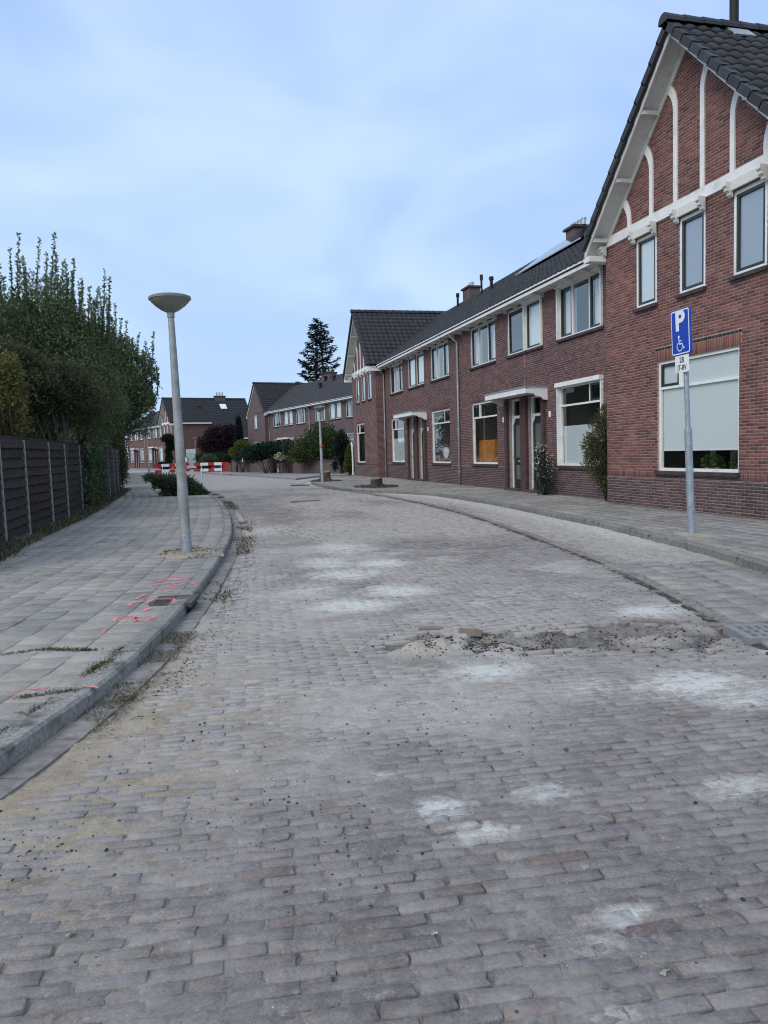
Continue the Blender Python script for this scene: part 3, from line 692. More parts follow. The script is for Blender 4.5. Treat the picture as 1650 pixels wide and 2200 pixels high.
def chimney(root, x, y, z, w=.9, d=.6, h=.75, pots=3, mat=None, name='chimney'):
    c = MB().box(x-w/2, x+w/2, y-d/2, y+d/2, z-.9, z+h).build(name, mat or m_farbrick, root)
    MB().box(x-w/2-.09, x+w/2+.09, y-d/2-.09, y+d/2+.09, z+h-.003, z+h+.08).build('chimney_cap', m_wallcap, c)
    for i in range(pots):
        px = x+(i-(pots-1)/2)*.26
        MB().lathe([(.0, 0), (.085, 0), (.085, .2), (.10, .2), (.10, .24), (.0, .24)], 12, (px, y, z+h+.08)).build('chimney_pot', m_pipe, c)
    return c
def vent(root, x, y, z, h=.5, r=.06, name='vent_pipe', flash=None):
    o = MB().lathe([(0, -.3), (r, -.3), (r, h*.75), (r*1.5, h*.75), (r*1.5, h), (0, h)], 12, (x, y, z)).build(name, m_black, root)
    return o
def eave(root, x0, x1, ye, z, wall_y=0.0, brackets=True, h=.19):
    """white gutter board, soffit and small brackets along an eave (front edge at y=ye, underside at z)"""
    g = MB().box(x0, x1, ye, ye+.035, z, z+h).box(x0, x1, ye-.05, ye-.002, z+h-.065, z+h+.01).build('gutter', m_white, root)
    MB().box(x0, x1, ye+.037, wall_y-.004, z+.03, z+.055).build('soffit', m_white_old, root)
    if brackets:
        n = int((x1-x0)/.85)
        for i in range(n):
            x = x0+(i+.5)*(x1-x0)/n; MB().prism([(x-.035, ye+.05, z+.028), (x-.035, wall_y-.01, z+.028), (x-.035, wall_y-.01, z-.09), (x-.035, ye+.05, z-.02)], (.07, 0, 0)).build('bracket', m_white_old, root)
    return g
def door(root, x0, x1, z1, far=False):
    """front door in a white frame with cut upper corners and a transom light"""
    y = .10; t = .055; zt = 2.42
    m = MB(); bars(m, x0, x1, -.0, z1, t, y, y+.09); m.box(x0+t, x1-t, y+.002, y+.088, zt-.03, zt+.06)
    d = m.build('door_frame', m_white, root)
    a, b = x0+t, x1-t; k = .16
    for q, sx in ((a, 1), (b, -1)):
        MB().prism([(q, y+.01, zt-.03), (q+sx*k, y+.01, zt-.03), (q+sx*k, y+.01, zt-.09), (q, y+.01, zt-.09-k*1.1)], (0, .06, 0)).build('frame_corner', m_white, d)
    MB().poly([(a, y+.045, zt+.06), (b, y+.045, zt+.06), (b, y+.045, z1-t), (a, y+.045, z1-t)]).build('transom_pane', m_glass_far if far else m_glass, d)
    l = MB(); yl = y+.03
    l.box(a, a+.13, yl, yl+.045, .03, zt-.03); l.box(b-.13, b, yl, yl+.045, .03, zt-.03); l.box(a+.13, b-.13, yl, yl+.045, .03, .36)
    l.box(a+.13, b-.13, yl, yl+.045, .86, 1.10); l.box(a+.13, b-.13, yl, yl+.045, zt-.25, zt-.03)
    lf = l.build('door', m_dark, root)
    MB().box(a+.13, b-.13, yl+.02, yl+.026, .36, zt-.25).build('door_pane', m_doorglass, lf)
    MB().box((a+b)/2-.12, (a+b)/2+.12, yl-.012, yl-.001, .94, 1.0).build('letter_slot', m_pipe, lf)
    MB().tube([(a+.06, yl-.001, 1.05), (a+.06, yl-.05, 1.05), (a+.06, yl-.05, 1.16)], .012, 6).build('handle', m_pipe, lf)
    part('hall', m_room, d, a+.01, b-.01, y+.45, y+.47, zt+.06, z1-t)
    part('doorstep', m_wallcap, root, x0-.05, x1+.05, -.22, .1, -.1, .07)
def canopy(root, xa, xb, far=False):
    pr = .70; zt = 3.21
    m = MB().box(xa, xb, -pr, -.002, zt-.05, zt)
    m.box(xa, xb, -pr-.015, -pr+.03, zt-.17, zt-.003)
    c = m.build('canopy', m_white, root)
    MB().box(xa-.03, xb+.03, -pr-.045, -.004, zt+.002, zt+.028).build('canopy_lead', m_lead, c)
    for x, d in ((xa+.001, .04), (xb-.041, .04)):
        pts = [(x, -pr+.031, zt-.052), (x, -pr+.031, zt-.165), (x, -.46, zt-.19), (x, -.40, zt-.255), (x, -.22, zt-.29), (x, -.14, zt-.37), (x, -.004, zt-.39), (x, -.004, zt-.052)]
        MB().prism(pts, (d, 0, 0)).build('canopy_side', m_white, c)
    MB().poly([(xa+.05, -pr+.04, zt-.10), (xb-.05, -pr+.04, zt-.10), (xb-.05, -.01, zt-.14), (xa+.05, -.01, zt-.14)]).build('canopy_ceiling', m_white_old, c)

EZ = 5.98                                                    # eave underside of the rows
RY, RZ = 3.86, 9.13                                          # ridge of the rows
def row_house(loc, rz, sgn, w, label, hi, group=None, wallmat=None, has_canopy=False, roof_ext=(0, 0), pipe=True, seed=1, xm=None, boxes=False, name='terraced_house', chim=True, bayfix=True):
    """one house of a pair; the pair's middle is at local x=0, this house lies on the sgn side"""
    root = empty(name, loc, rz, label, 'house', group)
    wallmat = wallmat or m_farbrick
    a, b = (0, w) if sgn > 0 else (-w, 0)
    X = lambda p, q: (p, q) if sgn > 0 else (-q, -p)
    gwx = X(2.36, 4.86); uwx = X(2.40, 4.88); swx = X(.08, 1.34); dx = X(.24, 1.30)
    wz = (.86, 3.14); uz = (4.48, 5.95); dz = 3.02
    if not bayfix: wz = (.86, 3.0)
    holes = [(*gwx, *wz), (*uwx, *uz), (*swx, *uz), (*dx, 0, dz)]
    m = MB(); wall_panel(m, a, b, -.1, 6.12, holes, .0015)
    m.box(a, b, .30, 7.5, -.1, 6.0) if False else None
    m.poly([(a, .006, 6.12), (a, .006, -.1), (a, 7.6, -.1), (a, 7.6, 6.12)]); m.poly([(b, .006, -.1), (b, .006, 6.12), (b, 7.6, 6.12), (b, 7.6, -.1)]); m.poly([(a, 7.6, -.1), (a, 7.6, 6.12), (b, 7.6, 6.12), (b, 7.6, -.1)])
    wall = m.build('wall', m_mortar_dark if hi else wallmat, root)
    if hi:
        bw = Brickwork(); o, e, n = (0, 0, 0), (1, 0, 0), (0, -1, 0)
        lint = (gwx[0]-.02, gwx[1]+.02, wz[1], wz[1]+.21)
        bh = holes+[lint]
        bw.courses(o, e, n, a+.003, b-.003, -.05, .78, bh, DARKP, seed=seed)
        bw.courses(o, e, n, a+.003, b-.003, .78, 6.08, bh, PURPLE, seed=seed+50)
        bw.soldiers(o, e, n, lint[0], lint[1], lint[2], lint[3], PURPLE)
        bw.build(wall)
    # porch piers
    for p, q in (X(.0, .22), X(1.33, 1.52)):
        if sgn < 0 and p > -.3 and q <= 0: q = -.002
        if sgn > 0 and p == 0: p = .002
        part('pier', m_pier, root, p, q, -.10, -.008, -.1, 3.0)
    door(root, *dx, dz, far=not hi)
    g = window(root, *gwx, *wz, TRANS_L if sgn < 0 else TRANS_R, far=not hi)
    u = window(root, *uwx, *uz, THREE, far=not hi, glass=m_glass_up if hi else None)
    s = window(root, *swx, *uz, ONE, far=not hi, glass=m_glass_up if hi else None)
    drape(u, uwx[0]+.06, uwx[0]+.75, uz[0], uz[1]); drape(u, uwx[1]-.75, uwx[1]-.06, uz[0], uz[1])
    drape(s, swx[0]+.02, swx[1]-.02, uz[0]+.1, uz[1], .095, m_blind, 'blind', False) if seed % 3 else None
    if boxes:
        for (p, q), zt in ((uwx, uz[1]), (gwx, wz[1]), (swx, uz[1])):
            part('screen_box', m_white, root, p-.02, q+.02, -.13, .02, zt-.02, zt+.10)
            for xx in (p-.02, q-.04): part('screen_guide', m_white, root, xx, xx+.05, -.07, .03, (wz if zt == wz[1] else uz)[0], zt-.022)
    eave(root, a, b, -.45, EZ, brackets=True)
    slope = np.array([0, RY+.47, RZ-EZ-.16]); h = np.linalg.norm(slope)
    ra, rb = a-roof_ext[0], b+roof_ext[1]
    rf = tile_slope(root, (ra, -.50, EZ+.16), (1, 0, 0), slope, rb-ra, h)
    MB().poly([(ra, RY, RZ+.02), (rb, RY, RZ+.02), (rb, 8.1, EZ+.1), (ra, 8.1, EZ+.1)]).build('rear_slope', m_tile, rf)
    ridge_tiles(rf, (ra, RY, RZ-.02), (rb, RY, RZ-.02), single=False)
    if pipe:
        x = b-.05 if pipe == 'right' else a+.05
        pp = MB().tube([(x, -.40, EZ+.04), (x, -.34, EZ-.10), (x, -.075, EZ-.32), (x, -.075, 3.0), (x, -.075, -.02)], .042, 10).build('downpipe', m_pipe, root, smooth=True)
        for z in (.5, 2.2, 3.9, 5.4): MB().tube([(x, -.075, z), (x, -.075, z+.05)], .052, 10).build('pipe_clip', m_pipe, pp)
    if has_canopy: canopy(root, -1.68, 1.64)
    part('number_plate', m_signwhite, root, *X(1.72, 1.84), -.02, -.004, 2.30, 2.48)
    root['_g'] = 0
    del root['_g']
    return root, g, u, s
m_pier = MAT('porch_brick', (.085, .048, .046), .85, (9, .35), (40, .5))

GZ = 9.60                                                    # gable ridge
def gable_house(loc, rz, label, hi, timber=True, group=None, hero=False, W=3.23, wallmat=None, back=9.0, right_bricks=False, wins=((-1.91, -1.13), (-.32, .50), (1.31, 2.17)), gwin=(-1.10, 1.48), oh=.45, name='gable_house', side_eave=None, layout=None, pal=None, ridge_len=None, gz=(.82, 3.17), tiles_right=True, roof_right=True):
    root = empty(name, loc, rz, label, 'house', group); wallmat = wallmat or m_farbrick; pal = RED if pal is None else pal
    zb0, zb1 = 6.13, 6.35; ZP = GZ-.14
    uz = (4.45, 5.97)
    holes = [(*w, *uz) for w in wins]+([(*gwin, *gz)] if gwin else [])
    m = MB(); wall_panel(m, -W, W, -.1, zb0, holes, .0015)
    zc = ZP-W
    m.poly([(-W, .0015, zb0), (W, .0015, zb0), (W, .0015, zc), (0, .0015, ZP), (-W, .0015, zc)] if zc > zb0 else [(-W, .0015, zb0), (W, .0015, zb0), (0, .0015, ZP)])
    m.poly([(-W, .006, 6.2), (-W, .006, -.1), (-W, back, -.1), (-W, back, 6.2)]); m.poly([(W, .006, -.1), (W, .006, 6.2), (W, back, 6.2), (W, back, -.1)])
    m.poly([(-W, back, -.1), (-W, back, 6.2), (0, back, ZP), (W, back, 6.2), (W, back, -.1)])
    wall = m.build('wall', m_mortar if hi else wallmat, root)
    if hi:
        bw = Brickwork(); o, e, n = (0, 0, 0), (1, 0, 0), (0, -1, 0)
        lint = (gwin[0]-.05, gwin[1]+.05, gz[1], gz[1]+.235); drk = (gwin[0]-.08, gwin[1]+.08, gz[1]+.235, gz[1]+.30)
        bh = holes+[lint, drk, (-W, W, .66, .80)]
        bw.courses(o, e, n, -W+.003, W-.003, -.05, .66, bh, DARKP*1.15, seed=3)
        cols = pal*.9
        for p, q in ((-W+.004, gwin[0]-.1), (gwin[1]+.1, W-.004)): bw.soldiers(o, e, n, p, q, .66, .80, pal*.85)
        bw.courses(o, e, n, gwin[0]-.1, gwin[1]+.1, .66, .80, [(*gwin, *gz)], DARKP)
        bw.courses(o, e, n, -W+.003, W-.003, .80, zb0, bh, pal, seed=5)
        bw.soldiers(o, e, n, lint[0], lint[1], lint[2], lint[3], pal*1.05)
        bw.soldiers(o, e, n, drk[0], drk[1], drk[2], drk[3], DARKP*.45, w=.11)
        bw.courses(o, e, n, -W, W, zb1-.02, ZP, [], pal, lim=lambda z: (-(ZP-.02-z), ZP-.02-z) if ZP-.02-z < W else (-W, W), seed=6)
        if right_bricks: bw.courses((W, 0, 0), (0, 1, 0), (1, 0, 0), .0, right_bricks, -.05, 6.1, [], pal*.9, seed=8)
        bw.build(wall, hero)
    else:
        pass
    # windows
    for k, w in enumerate(wins):
        o = window(root, *w, *uz, ONE, far=not hi, proud=.03, glass=m_glass_up)
        drape(o, w[0]+.05, w[1]-.05, uz[0]+(.06 if k != 2 else .1), uz[1], .055, m_upblind if k else m_blind, 'blind', False)
    gw = None
    if gwin: gw = window(root, *gwin, *gz, layout or TRANS_L, far=not hi, sillmat=m_sill)
    if timber:
        band = MB().box(-W-.0, W+.0, -.045, .004, zb0, zb1).build('beam', m_white, root)
        # heads and carved brackets beside every upper window and at the corners
        for w in wins:
            part('window_head', m_white_old, root, w[0]+.03, w[1]-.03, -.10, -.047, uz[1]+.02, zb0+.03)
            for x in (w[0]-.06, w[1]-.04): corbel(root, x, uz[1]-.09, zb0+.02)
        for x in (-W+.01, W-.11): corbel(root, x, zb0-.20, zb0+.02)
        corbel(root, -W-.10, zb0-.20, zb0+.02); corbel(root, W+.01, zb0-.20, zb0+.02)
        for s in (-1, 1):
            for k in range(3):
                x = s*(.43+.865*k); zt = ZP-abs(x)-.05; R = .66
                # upright whose head bends outwards into the verge board
                top = zt-.80; hw = .062
                cl = [(x, zb1-.01), (x, top)]
                for t in np.linspace(.15, 1, 7):
                    an = t*math.radians(62); cl.append((x+s*R*(1-math.cos(an)), top+R*math.sin(an)))
                L = []; Rr = []
                for i, (px, pz) in enumerate(cl):
                    q0 = cl[max(i-1, 0)]; q1 = cl[min(i+1, len(cl)-1)]; dx, dz = q1[0]-q0[0], q1[1]-q0[1]; dl = math.hypot(dx, dz); nx, nz = -dz/dl, dx/dl
                    hw2 = hw*(1+.5*max(0, i-1)/7); L.append((px+nx*hw2, -.036, pz+nz*hw2)); Rr.append((px-nx*hw2, -.036, pz-nz*hw2))
                mm = MB()
                for i in range(len(L)-1): mm.prism([L[i], Rr[i], Rr[i+1], L[i+1]], (0, .038, 0))
                mm.build('timber_post', m_white, root)
    # verge: board, soffit, cross pieces, tiles
    we = W+.22; ze = GZ-we
    for s in (-1, 1):
        d = (s*we, 0, ze-GZ); nrm = np.array([s*.7071, 0, .7071])
        if oh:
            t0 = np.array([0, -oh, GZ-.04]); t1 = np.array([s*we, -oh, ze-.04])
            lo = np.array([0, 0, -.20])
            MB().prism([t0, t1, t1+lo, t0+lo], (0, .035, 0)).build('verge_board', m_white, root)
            u0 = np.array([0, -.047, GZ-.04-.05]); u1 = np.array([s*we, -.047, ze-.09]); lo2 = np.array([0, 0, -.17])
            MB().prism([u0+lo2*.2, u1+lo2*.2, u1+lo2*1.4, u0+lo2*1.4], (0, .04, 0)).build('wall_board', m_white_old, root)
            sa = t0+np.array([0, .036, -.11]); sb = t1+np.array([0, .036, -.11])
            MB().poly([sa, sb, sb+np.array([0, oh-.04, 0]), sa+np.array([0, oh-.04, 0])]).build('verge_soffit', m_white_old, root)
            for k in range(3):
                t = (.30, .60, .90)[k]; c = t0+(t1-t0)*t+np.array([0, 0, -.18])
                part('purlin_end', m_white_old, root, c[0]-.045, c[0]+.045, -oh+.04, -.05, c[2]-.04, c[2]+.05)
            # boxed eave end
            part('eave_box', m_white, root, *sorted((s*(W-.02), s*(we+.04))), -oh+.0, .30, ze-.33, ze-.20)
    if side_eave is None: side_eave = back
    Lr = ridge_len or back
    up_r = (-we, 0, GZ-ze); hs = math.hypot(we, GZ-ze)
    if roof_right:
        key = (lambda p: -p[2]*.6+p[1]*1.0)
        rr = tile_slope(root, (we, -oh-.02, ze), (0, 1, 0), up_r, Lr+oh, hs, single=300 if hero else 0, order=key)
    else:
        rr = MB().poly([(we, -oh, ze), (we, Lr, ze), (0, Lr, GZ), (0, -oh, GZ)]).build('roof', m_tile, root)
    MB().prism([(-we, -oh-.02, ze+.02), (0, -oh-.02, GZ+.02), (0, -oh-.02, GZ-.06), (-we, -oh-.02, ze-.06)], (0, Lr+oh, 0)).build('roof', m_tile, root)
    # verge tiles step down both edges
    for s in (-1, 1):
        n = int(hs/TH)
        for i in range(n):
            a = np.array([s*we, -oh-.10, ze])+np.array([-s*.7071, 0, .7071])*(hs*i/n-.02); up = np.array([s*.7071, 0, .7071]); sl = np.array([-s*.7071, 0, .7071])*(hs/n+.03)
            q = [a+up*.065, a+up*.065+np.array([0, .20, 0]), a-up*.05+np.array([0, .20, 0]), a-up*.085]
            mm = MB(); k = len(mm.v); top = [p+sl-up*.03 for p in q]; mm.v += [tuple(p) for p in q+top]
            mm.f += [(0, 1, 2, 3), (7, 6, 5, 4)]+[(j, (j+1) % 4, 4+(j+1) % 4, 4+j) for j in range(4)]
            mm.build('verge_tile', m_tile, root)
    ridge_tiles(root, (0, -oh-.12, GZ+.01), (0, Lr, GZ+.01), .15)
    # side gutters
    for s in (-1, 1):
        x0, x1 = sorted((s*(we-.02), s*(we+.10)))
        part('side_gutter', m_white, root, x0, x1, .05 if oh else -.05, side_eave, ze-.16, ze-.0)
    return root, gw
def corbel(root, x, z0, z1, w=.10):
    h = z1-z0
    pts = [(x, -.046, z1), (x, -.20, z1), (x, -.215, z1-h*.28), (x, -.17, z1-h*.40), (x, -.175, z1-h*.58), (x, -.115, z1-h*.68), (x, -.11, z1-h*.86), (x, -.046, z0)]
    MB().prism(pts, (w, 0, 0)).build('corbel', m_white_old, root)

RZm = -PI/2; HOUSEPLANTS = []
XG, XR = 9.874, 10.396
# ---- the near gable house
G1, gw1 = gable_house((XG, 13.86, ZW), RZm, 'large red brick gable house with white timber posts, behind the parking sign', True, right_bricks=8.9, hero=(lambda c: -c[0]+abs(c[2]-1.5)*.25+(99 if c[1] > .05 or c[0] > 2.3 else 0), 300))
drape(gw1, -1.02, 1.42, 2.62, 3.10, .088, m_blind, 'blind', False); drape(gw1, -1.00, 1.42, 1.27, 2.60, .088, m_blind, 'blind', False)
part('blind_rail', m_signwhite, gw1, -1.0, 1.42, .082, .10, 1.245, 1.275)
for x0, x1 in ((-.55, -.35), (.1, .45), (.62, .9), (1.1, 1.4)): drape(gw1, x0, x1, .4, 3.1, .9)
for k_, (px_, pw_) in enumerate(((.30, .13), (.62, .16), (1.18, .17))):
    hp_ = empty('houseplant', (XG+.22, 13.86-px_, ZW+.80), RZm, ('left', 'middle', 'right')[k_]+' green potted plant of three behind the large blind window', 'plant')
    MB().lathe([(0, 0), (.05, 0), (.065, .11), (0, .11)], 12).build('pot', m_loosebrick, hp_); HOUSEPLANTS.append((hp_, pw_))
# flue on the near slope
fz = [(X_, gx(1577, 66, X_)) for X_ in np.linspace(XG, XG+4, 400)]; X_, fp = next((t for t in fz if t[1][2]-ZW <= GZ-abs(13.86-t[1][1])), fz[100]); fx0, fy0 = 13.86-fp[1], fp[0]-XG
fl = MB().lathe([(0, -.35), (.115, -.35), (.115, .02), (.088, .10), (.088, .62), (.11, .66), (.13, .70), (.13, .80), (.115, .85), (.115, .95), (0, .95)], 16, (fx0, fy0, GZ-fx0)).build('flue', m_black, G1, smooth=False)
MB().prism([(fx0+a_, fy0+b_, GZ-fx0-a_+.06) for a_, b_ in ((-.13, -.24), (.33, -.24), (.33, .24), (-.13, .24))], (.02, 0, .02)).build('flashing', m_lead, fl)
# ---- the row
PAIR1, PAIR2 = 23.04, 35.40
mid = (29.3)
HA = row_house((XR, PAIR1, ZW), RZm, 1, PAIR1-17.09, 'dark red terraced house with white screen boxes, right next to the near gable', True, 'terraced houses of the right-hand row', has_canopy=True, roof_ext=(0, 3.0), pipe=False, seed=1, boxes=True)
HB = row_house((XR, PAIR1, ZW), RZm, -1, mid-PAIR1, 'dark red terraced house with an orange cupboard behind its ground floor window', True, 'terraced houses of the right-hand row', pipe='left', seed=3)
HC = row_house((XR, PAIR2, ZW), RZm, 1, PAIR2-mid, 'dark red terraced house with an open upper casement and an oval mirror in the window', True, 'terraced houses of the right-hand row', has_canopy=True, pipe=False, seed=5)
HD = row_house((XR, PAIR2, ZW), RZm, -1, 41.5-PAIR2, 'dark red terraced house beside the far gable, half blind in its ground floor window', True, 'terraced houses of the right-hand row', roof_ext=(3.0, 0), pipe='left', seed=7)
drape(HA[1], 2.45, 4.8, .9, 2.0, .115, m_frost, 'half_blind', False); drape(HD[1], -4.8, -2.42, .9, 2.1, .115, m_frost, 'half_blind', False)
G2, gw2 = gable_house((XG, 44.70, ZW), RZm, 'brick gable house with white timber posts at the far end of the right-hand row', True, right_bricks=.62, gwin=(-2.2, 0.0), pal=PURPLE*1.12, W=3.20)
# things on the row's roofs
def roofz(y): return EZ+.16+(y+.5)*(RZ-EZ-.16)/(RY+.47)
def world_to(root, p): return (root.location.y-p[1], p[0]-root.location.x, p[2]-root.location.z)   # for the -90 degree frames
p = world_to(HA[0], gx(1243, 515, 14.25)); chimney(HA[0], min(p[0], 5.6), RY, RZ-.05, .66, .7, .34, 4)
p = world_to(HB[0], gx(1013, 650, 14.25)); chimney(HB[0], p[0], RY, RZ-.05, .95, .6, .55, 2)
for px, py, X, h, r in ((1035, 640, 13.4, .95, .05), (1056, 625, 13.3, .6, .07), (984, 672, 13.7, .75, .06)):
    w = gx(px, py, X); p = world_to(HB[0], w); vent(HB[0], p[0], p[1], roofz(p[1]), h, r)
def solar(root, xa, xb, ya=2.15, yb=3.72, lift=.16):
    a, b = roofz(ya)+lift, roofz(yb)+lift
    o = MB().prism([(xa, ya, a), (xb, ya, a), (xb, yb, b), (xa, yb, b)], (0, -.02, .035)).build('solar_panel', m_solar, root)
    MB().beam((xa, ya-.03, a+.01), (xb, ya-.03, a+.01), .03, .045).build('panel_edge', m_pipe, o)
for k in range(3): solar(HB[0], -5.4+1.75*k, -5.4+1.75*k+1.71)
for k in range(3): solar(HA[0], .10+1.75*k, .10+1.75*k+1.71)
# inside the ground floor windows
cb = empty('cupboard', (XR+.32, PAIR1+4.15, ZW+.72), RZm, 'orange wooden cupboard standing inside the ground floor window', 'cupboard')
MB().box(-.95, .75, 0, .45, 0, 1.02).build('carcass', m_orange, cb, bevel=.01)
for x0, x1 in ((-.91, -.12), (-.08, .71)):
    dd = part('cupboard_door', m_orange, cb, x0, x1, -.025, -.002, .05, .97)
    part('panel', m_orange, dd, x0+.1, x1-.1, -.04, -.027, .15, .87)
mi = empty('oval_mirror', (XR+.22, PAIR2-3.6, ZW+1.3), RZm, 'pale oval mirror with a dark ring in a ground floor window', 'mirror')
ring = [( .36*math.cos(t), 0, .24*math.sin(t)) for t in np.linspace(0, 2*PI, 29)]
MB().tube([(.50*math.cos(t), 0, .34*math.sin(t)) for t in np.linspace(0, 2*PI, 33)], .02, 6, False).build('ring', m_loosebrick, mi)
MB().prism(ring[:-1], (0, .03, 0)).build('plate', m_signwhite, mi)
MB().tube([(0, 0, -.34), (0, 0, -1.1)], .02, 6).build('stand', m_black, mi)

# ---- houses across the street, hidden by the trees but mirrored in the windows of the row
for i, (yy_, sg_, lb_) in enumerate(((52.0, -1, 'brick house hidden behind the fence trees, nearer one'), (52.0, 1, 'brick house hidden behind the fence trees, second one'), (64.5, -1, 'brick house hidden behind the fence trees, third one'), (64.5, 1, 'brick house hidden behind the fence trees, farthest one'))):
    row_house((-11.5-.19*(yy_-50), yy_, ZW), PI/2+.19, sg_, 6.2, lb_, False, 'terraced houses behind the fence trees', pipe=False, has_canopy=sg_ > 0, seed=40+i)
# ---- the second row, beyond the side street (lower detail, same kind of house)
pa = gz(569, 887, 6.2); pb = gz(758, 851, 6.2); e2 = (pb-pa)[:2]; e2 /= np.linalg.norm(e2); n2 = np.array([-e2[1], e2[0]]); rz2 = math.atan2(e2[1], e2[0])
org = pa[:2]+n2*.45
def on2(x, y=0.0): q = org+e2*x+n2*y; return (q[0], q[1], ZW)
M1 = row_house(on2(6.2), rz2, -1, 6.1, 'plum brick house of the far row, next to its plain gable', False, 'terraced houses beyond the side street', pipe='left', has_canopy=True, roof_ext=(3.1, 0), seed=2)
M2 = row_house(on2(6.2), rz2, 1, 6.2, 'plum brick house of the far row, right of the first porch', False, 'terraced houses beyond the side street', pipe='right', seed=4)
M3 = row_house(on2(18.6), rz2, -1, 6.2, 'plum brick house of the far row behind the lamp head', False, 'terraced houses beyond the side street', pipe='left', has_canopy=True, seed=5)
M4 = row_house(on2(18.6), rz2, 1, 6.2, 'plum brick house of the far row, partly hidden by the gable house', False, 'terraced houses beyond the side street', pipe=False, seed=8)
yb = drape(M3[3], -1.25, -.1, 4.7, 5.9, .1, MAT('yellow_blind', (.55, .45, .14), .9), 'yellow_blind', False)
MG, _ = gable_house(on2(-3.23, -.5), rz2, 'plain plum brick gable house at the left end of the far row', False, timber=False, wins=((-.6, .35),), gwin=(-1.2, 1.1), oh=.06, gz=(.82, 3.0))
chimney(M2[0], 2.0, RY, RZ-.1, 2.2, .8, .55, 0)
for x, y in ((4.2, 2.0), (5.6, 2.9), (8.6-6.2, 3.3)): vent(M2[0] if x < 6 else M3[0], x, y, roofz(y), .55, .14)

# ---- the row at the bend, far left
pr_ = gz(347, 913.8, 6.2)[:2]; el = gz(285, 925, 6.2)[:2]; e3 = (pr_-el); e3 /= np.linalg.norm(e3); n3 = np.array([-e3[1], e3[0]]); rz3 = math.atan2(e3[1], e3[0])
org3 = pr_+n3*.45
def on3(x, y=0.0): q = org3+e3*x+n3*y; return (q[0], q[1], ZW)
for i, (px, sg, lb, cn, pp) in enumerate(((-6.2, 1, 'brick house of the row at the bend, against its timbered gable', True, False), (-6.2, -1, 'brick house of the row at the bend with a yellow curtain', False, 'left'),
                                         (-18.6, 1, 'brick house of the row at the bend, left of the downpipe', True, False), (-18.6, -1, 'last brick house visible of the row at the bend, behind the trees', False, 'left'))):
    H = row_house(on3(px), rz3, sg, 6.2, lb, False, 'terraced houses at the bend', pipe=pp, has_canopy=cn, wallmat=m_farred, roof_ext=(0, 3.0) if i == 0 else (0, 0), seed=i+20)
    if i == 1: drape(H[1], -4.8, -2.4, .9, 2.3, .115, MAT('yellow_curtain', (.5, .34, .10), .9), 'curtain', False)
    if i == 0: drape(H[1], 2.4, 4.8, .9, 3.0, .2)
    if i == 2: chimney(H[0], 5.2, RY, RZ-.1, .9, .6, .5, 3)
FG, fgw = gable_house(on3(3.23, -.5), rz3, 'red brick gable house with timber posts at the bend, long dark roof and skylight', False, wallmat=m_farred, wins=((-2.1, -1.4), (-.4, .4), (1.4, 2.1)), gwin=(-.2, 2.0), back=11.4, side_eave=5.2)
drape(fgw, -.1, 1.9, .9, 2.5, .115, MAT('green_curtain', (.10, .22, .20), .9), 'curtain', False)
# low rear part under the same slope, its door, skylight and chimney
fw = 3.23+.22
MB().box(3.23+.004, 5.0, 5.6, 11.4, -.1, 4.35).build('outshot', m_farred, FG)
s0 = np.array([fw+2.2, 5.3, GZ-fw-2.2]); tile_slope(FG, s0, (0, 1, 0), (-1, 0, 1), 6.2, 2.2*1.414, name='outshot_roof')
part('outshot_gutter', m_white, FG, fw+2.15, fw+2.3, 5.3, 11.5, GZ-fw-2.36, GZ-fw-2.2)
for y in (8.6, 9.8): part('outshot_post', m_white, FG, 5.3, 5.4, y, y+.1, -.1, 4.2)
part('side_door', m_white, FG, 3.235, 3.29, 1.5, 2.9, 0, 2.6); part('side_door_pane', m_frost, FG, 3.292, 3.30, 1.75, 2.65, .4, 2.1)
MB().prism([(.9, 7.2, GZ-.9+.1), (1.6, 7.2, GZ-1.6+.1), (1.6, 8.1, GZ-1.6+.1), (.9, 8.1, GZ-.9+.1)], (.05, 0, .05)).build('skylight', m_signwhite, FG)
vent(FG, 1.5, 4.2, GZ-1.5, .4, .12)
c = chimney(FG, 0, 7.6, GZ-.1, .7, 1.5, .45, 0)
for i in range(3): MB().lathe([(0, 0), (.13, 0), (.10, .45), (.13, .5), (0, .5)], 10, (0, 7.2+.4*i, GZ+.42)).build('chimney_pot', m_pipe, c)

# ================================================================== VEGETATION
def unit(v): return v/np.maximum(np.linalg.norm(v, axis=-1, keepdims=True), 1e-9)
def leaf_arrays(P, D, size, asp, cols, curl=.25):
    """diamond leaves: bases P, directions D"""
    n = len(P); S = unit(np.cross(D, unit(RG.normal(size=(n, 3))))); L = (size*RG.uniform(.65, 1.3, n))[:, None]; Wd = L*asp*.5; U = np.cross(S, D)
    a = P; b = P+D*L*.45+S*Wd+U*L*curl*.3; c = P+D*L; d = P+D*L*.45-S*Wd+U*L*curl*.3
    V = np.stack([a, b, c, d], 1).reshape(-1, 3); F = np.arange(4*n).reshape(-1, 4); return V, F, np.repeat(cols, 4, 0)
def leaves(name, parent, P, D, size, pal, asp=.5, var=.3, kind=None):
    pal = np.array(pal); c = pal[RG.integers(0, len(pal), len(P))]*RG.uniform(1-var, 1+var, (len(P), 1))
    V, F, C = leaf_arrays(np.asarray(P), unit(np.asarray(D)), size, asp, c); o = quads_obj(name, V, F, m_leaf, parent, C)
    if kind: tag(o, kind=kind)
    return o
